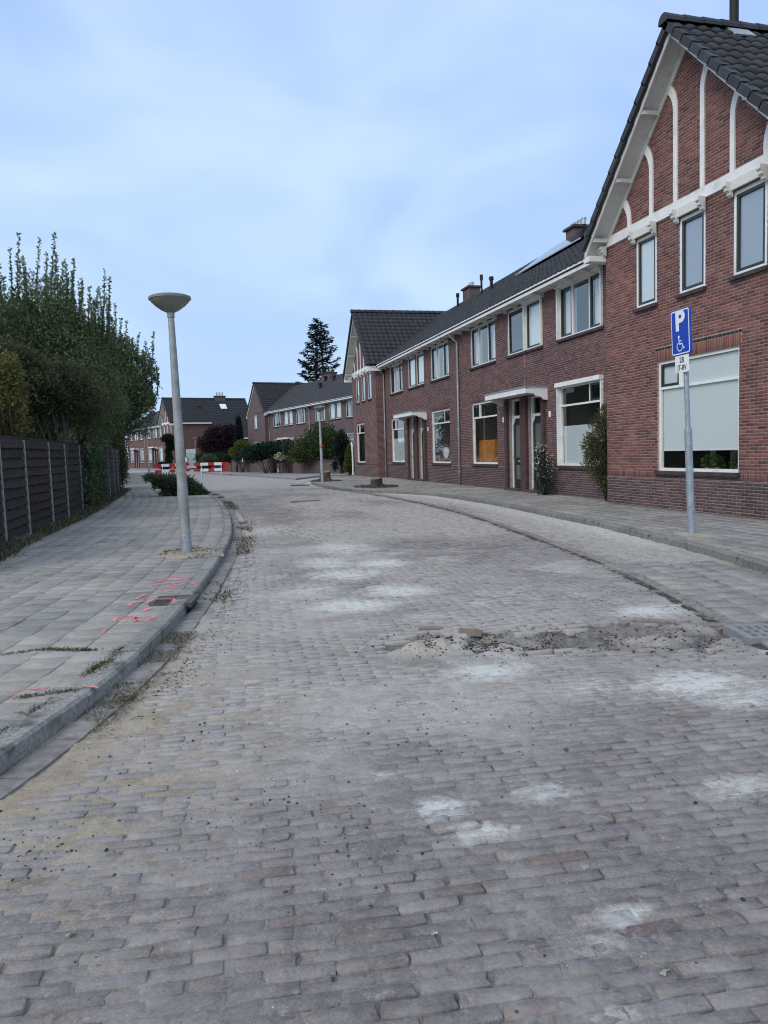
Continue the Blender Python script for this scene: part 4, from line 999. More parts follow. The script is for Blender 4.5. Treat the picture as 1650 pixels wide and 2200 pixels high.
def blob_pts(n, blobs, shell=.42, gap=.0, gs=1.3, seed=0):
    """points in ellipsoids (cx,cy,cz,rx,ry,rz), denser towards the outside, with noisy gaps"""
    B = np.array(blobs, float); w = np.prod(B[:, 3:], 1)**.75; k = RG.choice(len(B), n, p=w/w.sum()); d = unit(RG.normal(size=(n, 3))); r = RG.random(n)**shell
    lump = .62+.76*fbm(d[:, 0]*1.9+k*3.1+seed, d[:, 1]*1.9+d[:, 2]*2.3, 1.6, 3, 5+seed)
    P = B[k, :3]+d*B[k, 3:]*(r*lump)[:, None]
    if gap:
        q = fbm(P[:, 0]+P[:, 2]*.7+seed, P[:, 1]-P[:, 2]*.6, gs, 3, 60+seed); keep = q > gap; P, d = P[keep], d[keep]
    return P, d
GREEN = [(.120, .158, .070), (.150, .185, .082), (.098, .132, .062), (.185, .212, .095), (.128, .168, .088)]
GREEN = [tuple(1.2*np.array(c_)) for c_ in GREEN]
DKGREEN = [(.080, .112, .062), (.100, .135, .072), (.064, .092, .054), (.126, .160, .080)]
DKGREEN = [tuple(1.15*np.array(c_)) for c_ in DKGREEN]
def shrub(name, label, cat, base, blobs, n, size, pal, asp=.5, stems=5, group=None, gap=.30, up=.4, seed=0, extra=None, gs=1.3):
    root = empty(name, base, 0, label, cat, group); P, d = blob_pts(n, blobs, gap=gap, seed=seed, gs=gs); P = P-np.array(base)
    D = d+RG.normal(0, .7, d.shape)+np.array([0, 0, up])
    m = MB(); r = random.Random(seed)
    for i in range(stems):
        b = blobs[r.randrange(len(blobs))]; t = np.array(b[:3])-np.array(base)+np.array([r.uniform(-.5, .5)*b[3], r.uniform(-.5, .5)*b[4], r.uniform(-.2, .5)*b[5]])
        s0 = np.array([r.uniform(-.08, .08), r.uniform(-.08, .08), -.03]); mdl = (s0+t)/2+np.array([r.uniform(-.1, .1), r.uniform(-.1, .1), .1]); h = max(.2, t[2])
        m.tube([s0, mdl, t], [.012+.012*h, .010+.007*h, .006], 6)
    m.build('stem', m_bark, root, smooth=True)
    leaves('foliage', root, P, D, size, pal, asp)
    return root
def tree(name, label, base, trunks, blobs, n, size, pal, shoots=(), group=None, gap=.33, seed=0, asp=.5, sleaf=46, gs=1.1):
    root = empty(name, base, 0, label, 'tree', group); base = np.array(base); r = random.Random(seed)
    m = MB()
    for (tx, ty, rad, h) in trunks:
        p = np.array([tx, ty, -.05]); pts = [p]; 
        for k in range(4): p = p+np.array([r.uniform(-.12, .12), r.uniform(-.12, .12), h/4]); pts.append(p)
        m.tube(pts, [rad, rad*.85, rad*.7, rad*.5, rad*.3], 8)
        for k in range(9):
            s = pts[1+k % 4]; b = blobs[r.randrange(len(blobs))]; e = np.array(b[:3])-base+np.array([r.uniform(-.6, .6)*b[3], r.uniform(-.6, .6)*b[4], r.uniform(-.3, .6)*b[5]])
            m.tube([s, (s+e)/2+np.array([0, 0, .25]), e], [rad*.4, rad*.25, .012], 6)
    P, d = blob_pts(n, blobs, gap=gap, seed=seed, gs=gs); P = P-base; D = d+RG.normal(0, .8, d.shape)+np.array([0, 0, .3])
    allP, allD = [P], [D]
    for (x, y, z0, z1, lx, ly) in shoots:                      # long upright shoots with leaves all along
        a = np.array([x, y, z0])-base; e = a+np.array([lx, ly, z1-z0]); mdl = (a+e)/2+np.array([r.uniform(-.06, .06), r.uniform(-.06, .06), 0])
        m.tube([a, mdl, e], [.016, .011, .004], 5)
        k = int(sleaf*(z1-z0)); t = RG.random(k)**1.6; q = np.where(t[:, None] < .5, a+(mdl-a)*2*t[:, None], mdl+(e-mdl)*(2*t[:, None]-1))
        ax = (e-a)/np.linalg.norm(e-a); dd = unit(RG.normal(size=(k, 3))*np.array([1, 1, .25])+ax*.75); allP.append(q); allD.append(dd)
    m.build('trunk', m_bark, root, smooth=True)
    leaves('crown', root, np.concatenate(allP), np.concatenate(allD), size, pal, asp)
    return root
def B(px, py, Y, rpx, ry, rpz):
    """ellipsoid seen at a pixel, at depth Y behind the fence, radii given in photo pixels (x, z) and metres (y)"""
    c = gy(px, py, Y); k = Y/FPX*1.03; return (*c, rpx*k, ry, rpz*k)

# trees behind the left fence
def shoot_list(specs, Y, r):
    out = []
    for px, pt, pb in specs:
        a = gy(px+r.uniform(-4, 4), pb, Y+r.uniform(-.7, .7)); e = gy(px, pt, Y); out.append((a[0], a[1], a[2], e[2], e[0]-a[0], r.uniform(-.15, .15)))
    return out
r1 = random.Random(3); xs_ = [(r1.uniform(-30, 245), r1.uniform(0, 1)) for _ in range(34)]; more1 = [(x, 560+.0016*max(0, x-90)**2*2+110*u, 720+.3*max(0, x-100)) for x, u in xs_]
tree('shoot_tree', 'tall dark green tree with long upright shoots, at the left edge behind the fence', (gy(60, 900, 24)[0], 24.0, 0), [(-.5, .2, .10, 4.0), (.6, -.3, .09, 4.2), (.1, .6, .08, 4.0)],
     [B(40, 760, 24, 90, 1.7, 110), B(150, 800, 24, 85, 1.6, 105), B(95, 690, 24, 75, 1.3, 80), B(-60, 740, 23.5, 90, 1.6, 150), B(200, 850, 24.5, 70, 1.4, 80), B(60, 860, 24, 110, 1.3, 60)], 88000, .082, GREEN+DKGREEN,
     shoot_list(more1+[(-20, 520, 700), (8, 575, 700), (28, 540, 690), (43, 505, 690), (60, 560, 690), (75, 500, 680), (90, 530, 690), (112, 490, 690), (120, 545, 690), (128, 560, 690), (142, 560, 690), (152, 545, 690), (170, 600, 710), (182, 610, 720), (195, 620, 720), (205, 640, 720), (12, 600, 690), (100, 590, 700), (135, 600, 700), (160, 620, 720), (215, 655, 740),
                 (222, 575, 720), (238, 600, 730), (228, 640, 740)], 24, r1), group='trees behind the left fence', seed=1, sleaf=135)
r2 = random.Random(5); more2 = [(x, 640+max(0, x-215)*.75+r2.uniform(0, 60), 780+max(0, x-215)*.5) for x in (200, 212, 224, 232, 243, 256, 268, 282, 292, 304, 322)]
tree('dense_tree', 'dense green tree at the right end of the fence, leaning over the pavement', (gy(225, 900, 31)[0]-1.3, 31.0, 0), [(-.3, .1, .12, 4.2), (.35, .3, .09, 4.0)],
     [B(225, 820, 31, 72, 1.6, 95), B(275, 850, 31, 55, 1.4, 78), B(185, 780, 31, 60, 1.4, 85), B(300, 830, 31, 34, 1.0, 42), B(225, 880, 31.5, 75, 1.6, 60), B(255, 775, 31, 40, 1.0, 55), B(310, 815, 31, 26, .8, 60)], 78000, .092, DKGREEN+GREEN[:2],
     shoot_list(more2+[(205, 650, 760), (218, 625, 760), (235, 640, 770), (250, 655, 770), (262, 690, 780), (275, 720, 800), (298, 712, 800), (316, 740, 830), (328, 708, 850), (336, 790, 850), (285, 740, 800), (310, 770, 820)], 31, r2), group='trees behind the left fence', seed=2, sleaf=120)
tree('hawthorn_tree', 'brownish green tree with bare lower stems behind the second fence panel', (gy(110, 900, 20.5)[0]-.35, 20.5, 0), [(-.4, 0, .09, 3.2), (.1, .2, .08, 3.2), (.5, -.1, .09, 3.0)],
     [B(90, 830, 20.5, 70, 1.0, 60), B(150, 850, 21, 60, 1.0, 58), B(30, 810, 20.5, 60, 1.0, 70)], 34000, .085, [(.085, .095, .05), (.062, .085, .046), (.12, .10, .05), (.05, .072, .042)], group='trees behind the left fence', seed=4)
shrub('yellow_shrub', 'yellow green autumn shrub at the left edge, above the fence', 'shrub', (gy(5, 900, 17.6)[0], 17.6, 0), [B(8, 860, 17.6, 42, .6, 70), B(-25, 840, 17.6, 50, .6, 90), B(20, 800, 17.7, 24, .4, 40), B(0, 920, 17.6, 45, .5, 30)], 9000, .09, [(.15, .155, .045), (.11, .135, .04), (.18, .165, .05), (.08, .11, .04), (.17, .115, .045)], seed=6)
shrub('understorey', 'dark undergrowth filling the space behind the fence', 'undergrowth', (-4.6, 25, 0), [(-4.9, 15+2.6*i, 1.9, .8, 1.9, 1.1) for i in range(9)]+[(-4.5, 34+1.6*i, 1.7, .9, 1.5, 1.6) for i in range(5)], 70000, .12, DKGREEN, stems=14, seed=8, gap=.2)
shrub('end_hedge', 'yellowish hedge just past the end of the fence', 'hedge', (gy(258, 1000, 38.5)[0], 38.5, ZW), [B(250, 985, 38.5, 22, 1.0, 55), B(258, 1015, 38.2, 16, .7, 32), B(244, 960, 39, 26, 1.0, 40), B(232, 985, 40, 26, 1.0, 50), B(262, 985, 41, 10, .6, 40)], 12000, .09, [(.075, .075, .03), (.10, .085, .035), (.05, .06, .025), (.11, .075, .04)], seed=9, gap=.2)

for i, (x, y) in enumerate(((-7.5, 47), (-8.5, 57), (-9.3, 67), (-9.6, 76), (-9.4, 86))):  # unseen trees, added so the row's windows mirror something dark
    tree('unseen_tree', 'unseen added tree behind the fence trees, %s in line from the camera' % ('nearest', 'second', 'third', 'fourth', 'farthest')[i], (x, y, 0), [(0, 0, .14, 4)], [(x, y, 4.6, 2.6, 3.2, 2.6), (x-.6, y+2.5, 4.0, 2.2, 2.6, 2.2), (x+.4, y-2.5, 3.6, 2.0, 2.4, 2.4), (x, y, 2, 2.4, 4, 1.6)], 9000, .3, DKGREEN, group='trees farther back', seed=70+i, gap=.1)
# ================================================================== FENCE
FPOST = [10.4, 12.35, 14.3, 16.22, 18.33, 20.22, 22.8, 25.6, 28.43, 31.16, 33.56, 36.0, 37.9]
FXp = [-3.2, -3.2, -3.22, -3.21, -3.13, -3.09, -3.10, -3.12, -3.16, -3.22, -3.27, -3.34, -3.42]
fence = empty('fence', (FXp[0], FPOST[0], ZW), 0, 'dark lapped board fence with pale concrete posts along the left pavement', 'fence')
fo = np.array([FXp[0], FPOST[0], ZW])
for i, (x, y) in enumerate(zip(FXp, FPOST)):
    q = np.array([x, y, ZW])-fo; t = rnd.uniform(-.02, .02)
    MB().prism([(q[0]-.04, q[1]-.03, -.1), (q[0]+.045, q[1]-.03, -.1), (q[0]+.045, q[1]+.03, -.1), (q[0]-.04, q[1]+.03, -.1)], (-.02, t, 1.94)).build('post', m_post, fence, bevel=.008)
for i in range(len(FPOST)-1):
    a = np.array([FXp[i]-.03, FPOST[i]+.037, ZW])-fo; b = np.array([FXp[i+1]-.03, FPOST[i+1]-.037, ZW])-fo; d = (b-a)/np.linalg.norm(b-a); n = np.array([d[1], -d[0], 0])
    lift = rnd.uniform(-.02, .02)
    m = MB().beam(a+(0, 0, 1.87+lift), b+(0, 0, 1.87+lift), .05, .035)
    for q in (a+d*.02, b-d*.02): m.beam(q+(0, 0, .03), q+(0, 0, 1.85+lift), .035, .035, up=(1, 0, 0))
    pn = m.build('fence_panel', m_fence, fence)
    nb = 10; hb = 1.80/nb
    for k in range(nb):                                        # each board laps over the one below, lower edge wavy
        z0 = .05+k*hb+lift; m = MB(); S = 9; zt = z0+hb+.035
        wav = [rnd.uniform(-.012, .012) for _ in range(S+1)]; lo = []; hi_ = []
        for j in range(S+1):
            q = a+(b-a)*j/S; lo.append(q+n*.058+np.array([0, 0, z0+wav[j]])); hi_.append(q+n*.014+np.array([0, 0, zt]))
        kk = len(m.v); m.v += [tuple(p) for p in lo]+[tuple(p) for p in hi_]+[tuple(p-n*.020) for p in lo]
        for j in range(S): m.f += [(j, j+1, S+1+j+1, S+1+j), (2*(S+1)+j, 2*(S+1)+j+1, j+1, j)]
        m.build('board', m_fence, pn)
iv = empty('ivy', (-3.05, 25.4, ZW), 0, 'dark ivy climbing over the middle of the fence', 'ivy')
nI = 5200; yy = np.concatenate([RG.normal(24.3, .75, nI//2), RG.normal(26.6, .9, nI-nI//2)]); zz = RG.random(nI)*1.95*np.clip(1.25-np.abs(yy-25.0)/3.4*(.4+RG.random(nI)*.6), .1, 1)
pk = fbm(yy, zz, 1.6, 3, 91) > .36; yy, zz = yy[pk], zz[pk]; xx = np.interp(yy, FPOST, FXp)+.045+RG.random(len(yy))*.13
leaves('foliage', iv, np.stack([xx+3.05, yy-25.4, zz], 1), np.stack([.6+RG.random(len(yy)), RG.normal(0, .6, len(yy)), RG.normal(-.2, .5, len(yy))], 1), .085, DKGREEN+[(.05, .07, .04)], .8)
m = MB()
for k in range(7): y0 = rnd.uniform(-1.2, 1.4); m.tube([(-.02, y0, 0), (0, y0+rnd.uniform(-.3, .3), .9), (.0, y0+rnd.uniform(-.5, .5), 1.8)], [.018, .012, .006], 5)
m.build('stem', m_bark, iv)

# ---- conifer and garden plants of the far side
def spruce(name, label, base, H, R, stems, seed):
    root = empty(name, base, 0, label, 'tree'); r = random.Random(seed); m = MB(); P = []; D = []
    for sx in stems:
        m.tube([(sx, 0, -.1), (sx*.9, 0, H*.5), (sx*.2, 0, H*.98)], [.28, .18, .03], 8)
    z = H*.22
    while z < H*.985:
        t = (z/H-.22)/.78; Lm = R*(1-t)**.72*(1.0 if t > .08 else .8)+.2; nb = 7 if t < .8 else 5
        for k in range(nb):
            if r.random() < .2: continue
            a = 2*PI*(k+r.random())/nb; L = Lm*r.uniform(.6, 1.12); droop = -.20-.12*r.random()+.55*t; o = np.array([0, 0, z+r.uniform(-.2, .2)]); u = np.array([math.cos(a), math.sin(a), 0])
            tip = o+u*L+np.array([0, 0, droop*L*.55+.20*L]); mid_ = o+u*L*.55+np.array([0, 0, droop*L*.55]); m.tube([o, mid_, tip], [.045, .03, .01], 5)
            n = int(26*L)+10; s = RG.random(n)**.75; q = np.where(s[:, None] < .5, o+(mid_-o)*2*s[:, None], mid_+(tip-mid_)*(2*s[:, None]-1))
            sd = np.cross(u, [0, 0, 1.]); off = RG.normal(0, .20, n)*L*.5*(1.15-s)
            q = q+sd[None]*off[:, None]+RG.normal(0, .10, (n, 3)); P.append(q); D.append(u[None]*.9+sd[None]*np.sign(off)[:, None]*.7+RG.normal(0, .35, (n, 3))+np.array([0, 0, -.15]))
        z += .62*(1-.35*t)
    m.build('trunk', m_bark, root); leaves('crown', root, np.concatenate(P), np.concatenate(D), .46, [(.016, .028, .026), (.022, .036, .032), (.012, .022, .022)], .28); return root
c0 = gy(692, 900, 92); top = gy(686, 686, 92)[2]
spruce('spruce_tree', 'tall dark spruce standing behind the far row of houses', (c0[0], 92, 0), top, 4.1, (-.7, .5), 5)
PURP = [(.030, .018, .026), (.040, .024, .032), (.022, .014, .020), (.052, .034, .036)]
def fplant(name, label, cat, px, pbase, Y, blobs, n, size, pal, **k):
    c = gy(px, pbase, Y); return shrub(name, label, cat, (c[0], Y, ZW), [B(*b) for b in blobs], n, size, pal, **k)
fplant('rhododendron', 'large rounded rhododendron behind the garden wall, behind the street lamp', 'shrub', 690, 990, 57, [(690, 940, 57, 34, 1.6, 30), (660, 965, 57, 36, 1.6, 26), (715, 955, 57, 34, 1.6, 32), (690, 970, 56.5, 50, 1.4, 22), (640, 980, 57, 22, 1.0, 14)], 9000, .22, [(.055, .085, .03), (.07, .10, .035), (.035, .06, .028), (.09, .12, .04)], seed=11, gap=.2, asp=.4, gs=.8)
fplant('yew_bush', 'dark spreading conifer bush left of the hydrangea', 'shrub', 570, 990, 62, [(575, 968, 62, 34, 1.4, 17), (545, 975, 62, 26, 1.2, 16), (600, 965, 63, 22, 1.0, 14)], 6500, .2, [(.022, .042, .026), (.03, .055, .032), (.016, .03, .02)], seed=12, gap=.2, gs=.8)
fplant('golden_bush', 'light green loose bush beside the dark column cypress', 'shrub', 520, 985, 68, [(520, 962, 68, 16, .9, 15), (508, 972, 68, 14, .8, 10), (536, 968, 68, 10, .7, 9)], 2600, .2, [(.09, .12, .03), (.12, .13, .035), (.06, .085, .03)], seed=13, gap=.3, gs=1)
fplant('topiary_ball', 'small clipped round bush above the garden wall', 'shrub', 508, 990, 70, [(508, 980, 70, 10, .45, 8)], 1500, .12, [(.05, .09, .03), (.07, .11, .04)], seed=14, gap=.1)
fplant('low_hedge', 'low dark hedge behind the left garden wall', 'hedge', 470, 992, 78, [(440, 984, 78, 20, .8, 9), (470, 984, 78, 22, .8, 9), (495, 985, 76, 20, .8, 9)], 4200, .18, [(.03, .05, .025), (.02, .038, .02)], seed=15, gap=.1)
fplant('spreading_bush', 'pale green spreading bush behind the right barrier', 'shrub', 450, 1005, 76, [(450, 990, 76, 18, .9, 12), (438, 998, 76, 16, .8, 9)], 2200, .2, [(.08, .105, .05), (.06, .085, .045), (.11, .12, .06)], seed=16, gap=.3)
fplant('purple_tree', 'dark purple leaved tree in front of the long roof', 'tree', 470, 1000, 90, [(470, 938, 90, 26, 2.0, 22), (447, 955, 90, 20, 1.6, 18), (488, 955, 90, 20, 1.6, 26), (473, 975, 90, 30, 1.8, 22), (495, 925, 90, 13, 1.0, 12)], 9500, .28, PURP, seed=17, gap=.25, gs=.6)
fplant('column_cypress', 'narrow dark column cypress beside the purple tree', 'tree', 514, 1000, 80, [(514, 935, 80, 7, .5, 38), (514, 955, 80, 9, .6, 30), (513, 910, 80, 4, .3, 14)], 4500, .2, [(.012, .022, .022), (.018, .03, .026)], seed=18, gap=.1, up=1.2)
fplant('dwarf_conifer', 'yellow green dwarf conifer at the corner of the far gable house', 'shrub', 752, 1014, 49.5, [(754, 985, 49.5, 11, .5, 34), (752, 1000, 49.5, 12, .6, 16)], 4200, .14, [(.08, .10, .02), (.055, .08, .022), (.11, .12, .03)], seed=19, gap=.15, up=1)
fplant('holly_tree', 'dark holly between the rhododendron and the gable house', 'tree', 738, 1012, 53, [(735, 965, 53, 14, .9, 36), (742, 985, 53, 10, .8, 28), (725, 1000, 53.5, 10, .6, 12)], 5500, .16, [(.012, .02, .014), (.02, .03, .018), (.009, .015, .011)], seed=20, gap=.1)
fplant('reed_grass', 'tall green ornamental grass beside the hydrangea', 'grass', 620, 990, 59.5, [(620, 972, 59.5, 8, .4, 16)], 1600, .5, [(.05, .085, .06), (.04, .07, .05)], asp=.1, seed=21, gap=.0, up=2.5)
hy = fplant('hydrangea', 'hydrangea with round white flower heads above the garden wall', 'shrub', 600, 992, 60, [(600, 984, 60, 13, .5, 8)], 1300, .16, [(.05, .08, .03), (.07, .10, .04)], seed=22, gap=.1)
hb = np.array(hy.location)
for px, py in ((593, 981), (600, 976), (606, 981), (610, 975), (597, 984), (604, 986), (612, 982)):
    c = gy(px, py, 59.5)-hb; d = unit(RG.normal(size=(90, 3))); leaves('flower_head', hy, c+d*.13, d+RG.normal(0, .4, d.shape), .07, [(.62, .66, .50), (.72, .72, .62), (.5, .56, .36)], .9, .1)
vn = fplant('wall_creeper', 'dark creeper growing up the timbered gable at the bend', 'creeper', 360, 1003, 106, [(360, 942, 106, 12, .4, 8), (365, 955, 106.2, 8, .4, 14), (363, 980, 106.2, 6, .4, 24), (352, 1000, 106, 12, .5, 6)], 4200, .26, [(.018, .034, .016), (.03, .05, .022)], seed=23, gap=.15)

# ---- plants against the near row
c = gz(1288, 1073, ZW); shrub('nandina_bush', 'tall feathery bush in the corner against the near gable', 'shrub', (10.15, 17.42, ZW), [(10.02, 17.55, 1.75, .34, .42, .55), (9.98, 17.62, 1.2, .40, .50, .5), (10.05, 17.5, .75, .30, .36, .42), (9.95, 17.8, 1.5, .30, .40, .35), (10.08, 17.45, 2.2, .22, .30, .38), (10.1, 17.42, .4, .14, .16, .35)], 9500, .075, [(.075, .112, .045), (.10, .132, .052), (.115, .10, .05), (.058, .09, .04), (.15, .10, .06)], .32, stems=9, seed=31, gap=.36, gs=3.2)
c = gz(1168, 1060, ZW); fx, fy = 9.98, c[1]*9.98/c[0]
fw_ = shrub('white_flower_plant', 'wiry plant with many small white flowers beside the porch', 'plant', (fx, fy, ZW), [(fx, fy, .38, .26, .34, .36), (fx, fy, .8, .24, .36, .36), (fx, fy+.05, 1.2, .20, .30, .28)], 2600, .07, [(.028, .045, .022), (.04, .055, .028), (.02, .034, .018)], .25, stems=16, seed=32, gap=.25, gs=3, up=1.4)
P, d = blob_pts(120, [(0, 0, .85, .34, .50, .42), (0, .1, 1.25, .26, .42, .28)], .3); tag(leaves('flowers', fw_, np.repeat(P, 3, 0)+RG.normal(0, .012, (len(P)*3, 3)), RG.normal(size=(len(P)*3, 3)), .038, [(.75, .76, .74), (.66, .68, .66)], .9, .08), kind='stuff')

# ================================================================== GARDEN WALLS OF THE FAR SIDE
def gwall(a, b, h, label, piers=()):
    a = np.array(a); b = np.array(b); L = np.linalg.norm(b-a); rz = math.atan2(b[1]-a[1], b[0]-a[0]); root = empty('garden_wall', (*a, ZW), rz, label, 'wall', 'low brick walls of the far front gardens')
    part('wall', m_farbrick, root, 0, L, 0, .24, -.15, h); part('coping', m_wallcap, root, -.02, L+.02, -.04, .28, h-.003, h+.10)
    for x, w, hp in piers:
        p = part('pier', m_farbrick, root, x, x+w, -.06, .32, -.15, hp); part('pier_cap', m_wallcap, p, x-.04, x+w+.04, -.10, .36, hp-.003, hp+.09)
ga = gz(732, 1017.5, ZW)[:2]; gb = gz(604, 1016, ZW)[:2]; gc = gz(588, 1015.5, ZW)[:2]; gd = gz(500, 1014, ZW)[:2]; ge = gz(440, 1011, ZW)[:2]
gwall(gb, ga, .86, 'low brick garden wall behind the middle street lamp', ((np.linalg.norm(ga-gb)-.55, .55, 1.12), (0, .45, 1.02)))
gwall(gd, gc, .82, 'low brick garden wall left of the hydrangea', ((0, 1.0, 1.0), (np.linalg.norm(gd-gc)-.5, .5, 1.0)))
gwall(ge, gd+(gd-ge)*-.05, .70, 'low brick garden wall behind the right barrier')
# side gate post of the far gable house
gp = empty('gate_post', (XG-.03, 47.9+.25, ZW), RZm, 'white gate post at the far corner of the far gable house', 'post')
MB().prism([(-.12, -.06, 0), (.10, -.06, 0), (.12, -.06, 1.9), (-.30, -.06, 2.1), (-.30, -.06, 1.95), (-.12, -.06, 1.5)], (0, .05, 0)).build('board', m_white, gp)

# ================================================================== STREET FURNITURE
def lamp(loc, label, tilt=(0, 0), group='street lamps', src=None):
    if src is not None:
        r = src.copy(); link(r); r.location = loc; r.rotation_euler = (tilt[0], tilt[1], 0); tag(r, label, 'lamp', group)
        for ch in src.children: q = ch.copy(); link(q, r)
        return r
    r = empty('street_lamp', loc, 0, label, 'lamp', group); r.rotation_euler = (tilt[0], tilt[1], 0)
    MB().lathe([(.0, -.1), (.080, -.1), (.080, .27), (.077, .275)], 20).build('sleeve', m_galv, r, smooth=False)
    MB().lathe([(.078, .272), (.078, .90), (.073, 1.0), (.068, 1.5), (.045, 3.370), (.043, 3.430), (0, 3.430)], 20).build('pole', m_alu, r, smooth=True)
    MB().lathe([(0, 3.420), (.052, 3.420), (.052, 3.500), (0, 3.500)], 16).build('collar', m_alu, r)
    b = MB().lathe([(.0, 3.485), (.06, 3.490), (.13, 3.525), (.21, 3.585), (.265, 3.640), (.282, 3.668), (.284, 3.680), (.0, 3.680)], 36).build('bowl', m_bowl, r, smooth=True)
    MB().lathe([(.284, 3.670), (.298, 3.673), (.298, 3.705), (.25, 3.725), (.12, 3.740), (0, 3.743)], 36).build('cover', m_bowl, r)
    return r
lb = gz(401, 1189, ZW)
L1 = lamp((lb[0], lb[1], ZW), 'street lamp with a shallow bowl standing nearest the camera on the left pavement', (0, math.radians(-.9)))
l2 = gz(693, 1036, ZW); L2 = lamp((l2[0], l2[1], ZW), 'pale street lamp beside the small stump in front of the garden wall', (0, math.radians(-.5)), src=L1)
MB().lathe([(.0655, 1.70), (.0665, 1.70), (.0655, 1.82), (.063, 1.82)], 16).build('band', m_band, L2)
l3 = gz(321, 1021, ZW); lamp((l3[0], l3[1], ZW), 'street lamp left of the barriers, in front of the row at the bend', (0, math.radians(-.5)), src=L1)
q = gy(421, 985, 93); lamp((q[0], 93, ZW), 'distant street lamp in front of the red side wall at the bend', src=L1)
for ch in list(L2.children)+list(bpy.data.objects['street_lamp.002'].children):
    if ch.name.startswith(('pole', 'sleeve', 'collar')):
        ch.data = ch.data.copy(); ch.data.materials.clear(); ch.data.materials.append(m_galvl) if False else ch.data.materials.append(m_pipe)

# parking sign
def text_obj(name, s, size, mat, parent, x, z, y, offset=0.0, sx=1.0, rz=0):
    cu = bpy.data.curves.new(name, 'FONT'); cu.body = s; cu.size = size; cu.align_x = 'CENTER'; cu.align_y = 'CENTER'; cu.offset = offset
    t = bpy.data.objects.new(name, cu); COL.objects.link(t); bpy.context.view_layer.update()
    me = bpy.data.meshes.new_from_object(t.evaluated_get(bpy.context.evaluated_depsgraph_get())); bpy.data.objects.remove(t)
    n = len(me.vertices); co = np.zeros(n*3, np.float32); me.vertices.foreach_get('co', co); co = co.reshape(-1, 3)
    co = np.stack([co[:, 0]*sx, np.full(n, 0.), co[:, 1]], 1).astype(np.float32); me.vertices.foreach_set('co', co.ravel()); me.update()
    me.materials.clear(); me.materials.append(mat)
    o = link(bpy.data.objects.new(name, me), parent); o.location = (x, y, z); return o
def rrect(m, x0, x1, z0, z1, r, y, d):
    pts = []
    for cx, cz, a0 in ((x1-r, z1-r, 0), (x0+r, z1-r, 90), (x0+r, z0+r, 180), (x1-r, z0+r, 270)):
        for k in range(5): a = math.radians(a0+k*22.5); pts.append((cx+r*math.cos(a), y, cz+r*math.sin(a)))
    m.prism(pts[::-1], (0, d, 0)); return pts
sb = gz(1486, 1148, ZW)
sg = empty('parking_sign', (sb[0], sb[1], ZW), RZm, 'blue disabled parking sign with a white plate on a grey post', 'sign')
sg.rotation_euler = (math.radians(.6), math.radians(-1.0), RZm); sg.rotation_euler = Matrix.Rotation(math.radians(-1.9), 3, Vector((math.sin(YAW+.37), math.cos(YAW+.37), 0))).to_4x4().__matmul__(Matrix.Rotation(RZm, 4, 'Z')).to_euler()
MB().lathe([(0, -.1), (.056, -.1), (.056, 1.58), (.050, 1.62), (.050, 1.63)], 20).build('lower_post', m_galv, sg, smooth=False)
MB().lathe([(.050, 1.625), (.037, 1.64), (.037, 3.32), (0, 3.32)], 20).build('upper_post', m_galv, sg, smooth=False)
pl = MB(); rrect(pl, -.23, .23, 2.74, 3.42, .04, -.075, .035); pb_ = pl.build('sign_box', m_blue, sg)
m = MB(); o1 = rrect(m, -.218, .218, 2.752, 3.408, .034, -.077, .0015); rim = m.build('rim', m_signwhite, pb_)
m = MB(); rrect(m, -.200, .200, 2.770, 3.390, .026, -.0795, .002); m.build('face', m_blue, pb_)
text_obj('letter_p', 'P', .40, m_signwhite, pb_, 0.0, 3.235, -.0815, .016, 1.12)
w = MB(); yw = -.0815
def stroke(m, pts, wd, y=yw):
    for (a, b) in zip(pts, pts[1:]):
        a = np.array(a); b = np.array(b); d = (b-a)/np.linalg.norm(b-a); n = np.array([-d[1], d[0]])*wd/2; a = a-d*wd*.3; b = b+d*wd*.3
        m.poly([(*(a-n)[:1], y, (a-n)[1]), ((b-n)[0], y, (b-n)[1]), ((b+n)[0], y, (b+n)[1]), ((a+n)[0], y, (a+n)[1])])
ox, oz = -.005, 2.885
m = w; m.poly([(ox-.03+.022*math.cos(t), yw, oz+.125+.022*math.sin(t)) for t in np.linspace(0, 2*PI, 13)[:-1]])
stroke(m, [(ox-.03, oz+.098), (ox-.022, oz+.02), (ox+.045, oz+.02), (ox+.075, oz-.05), (ox+.10, oz-.042)], .020); stroke(m, [(ox-.026, oz+.065), (ox+.03, oz+.065)], .016)
stroke(m, [(ox-.012+.066*math.cos(t), oz-.018+.066*math.sin(t)) for t in np.linspace(math.radians(125), math.radians(335), 13)], .016)
m.build('wheelchair_symbol', m_signwhite, pb_)
m = MB(); rrect(m, -.165, .165, 2.475, 2.732, .012, -.068, .010); up_ = m.build('under_plate', m_signwhite, sg)
text_obj('plate_number', '28', .115, m_signblack, up_, .0, 2.66, -.070, .002, .95); text_obj('plate_letters', 'JT-BV', .112, m_signblack, up_, .0, 2.545, -.070, .002, .85)
for z in (2.9, 3.25, 2.6): part('clamp', m_galv, sg, -.05, .05, -.040, .045, z, z+.03)

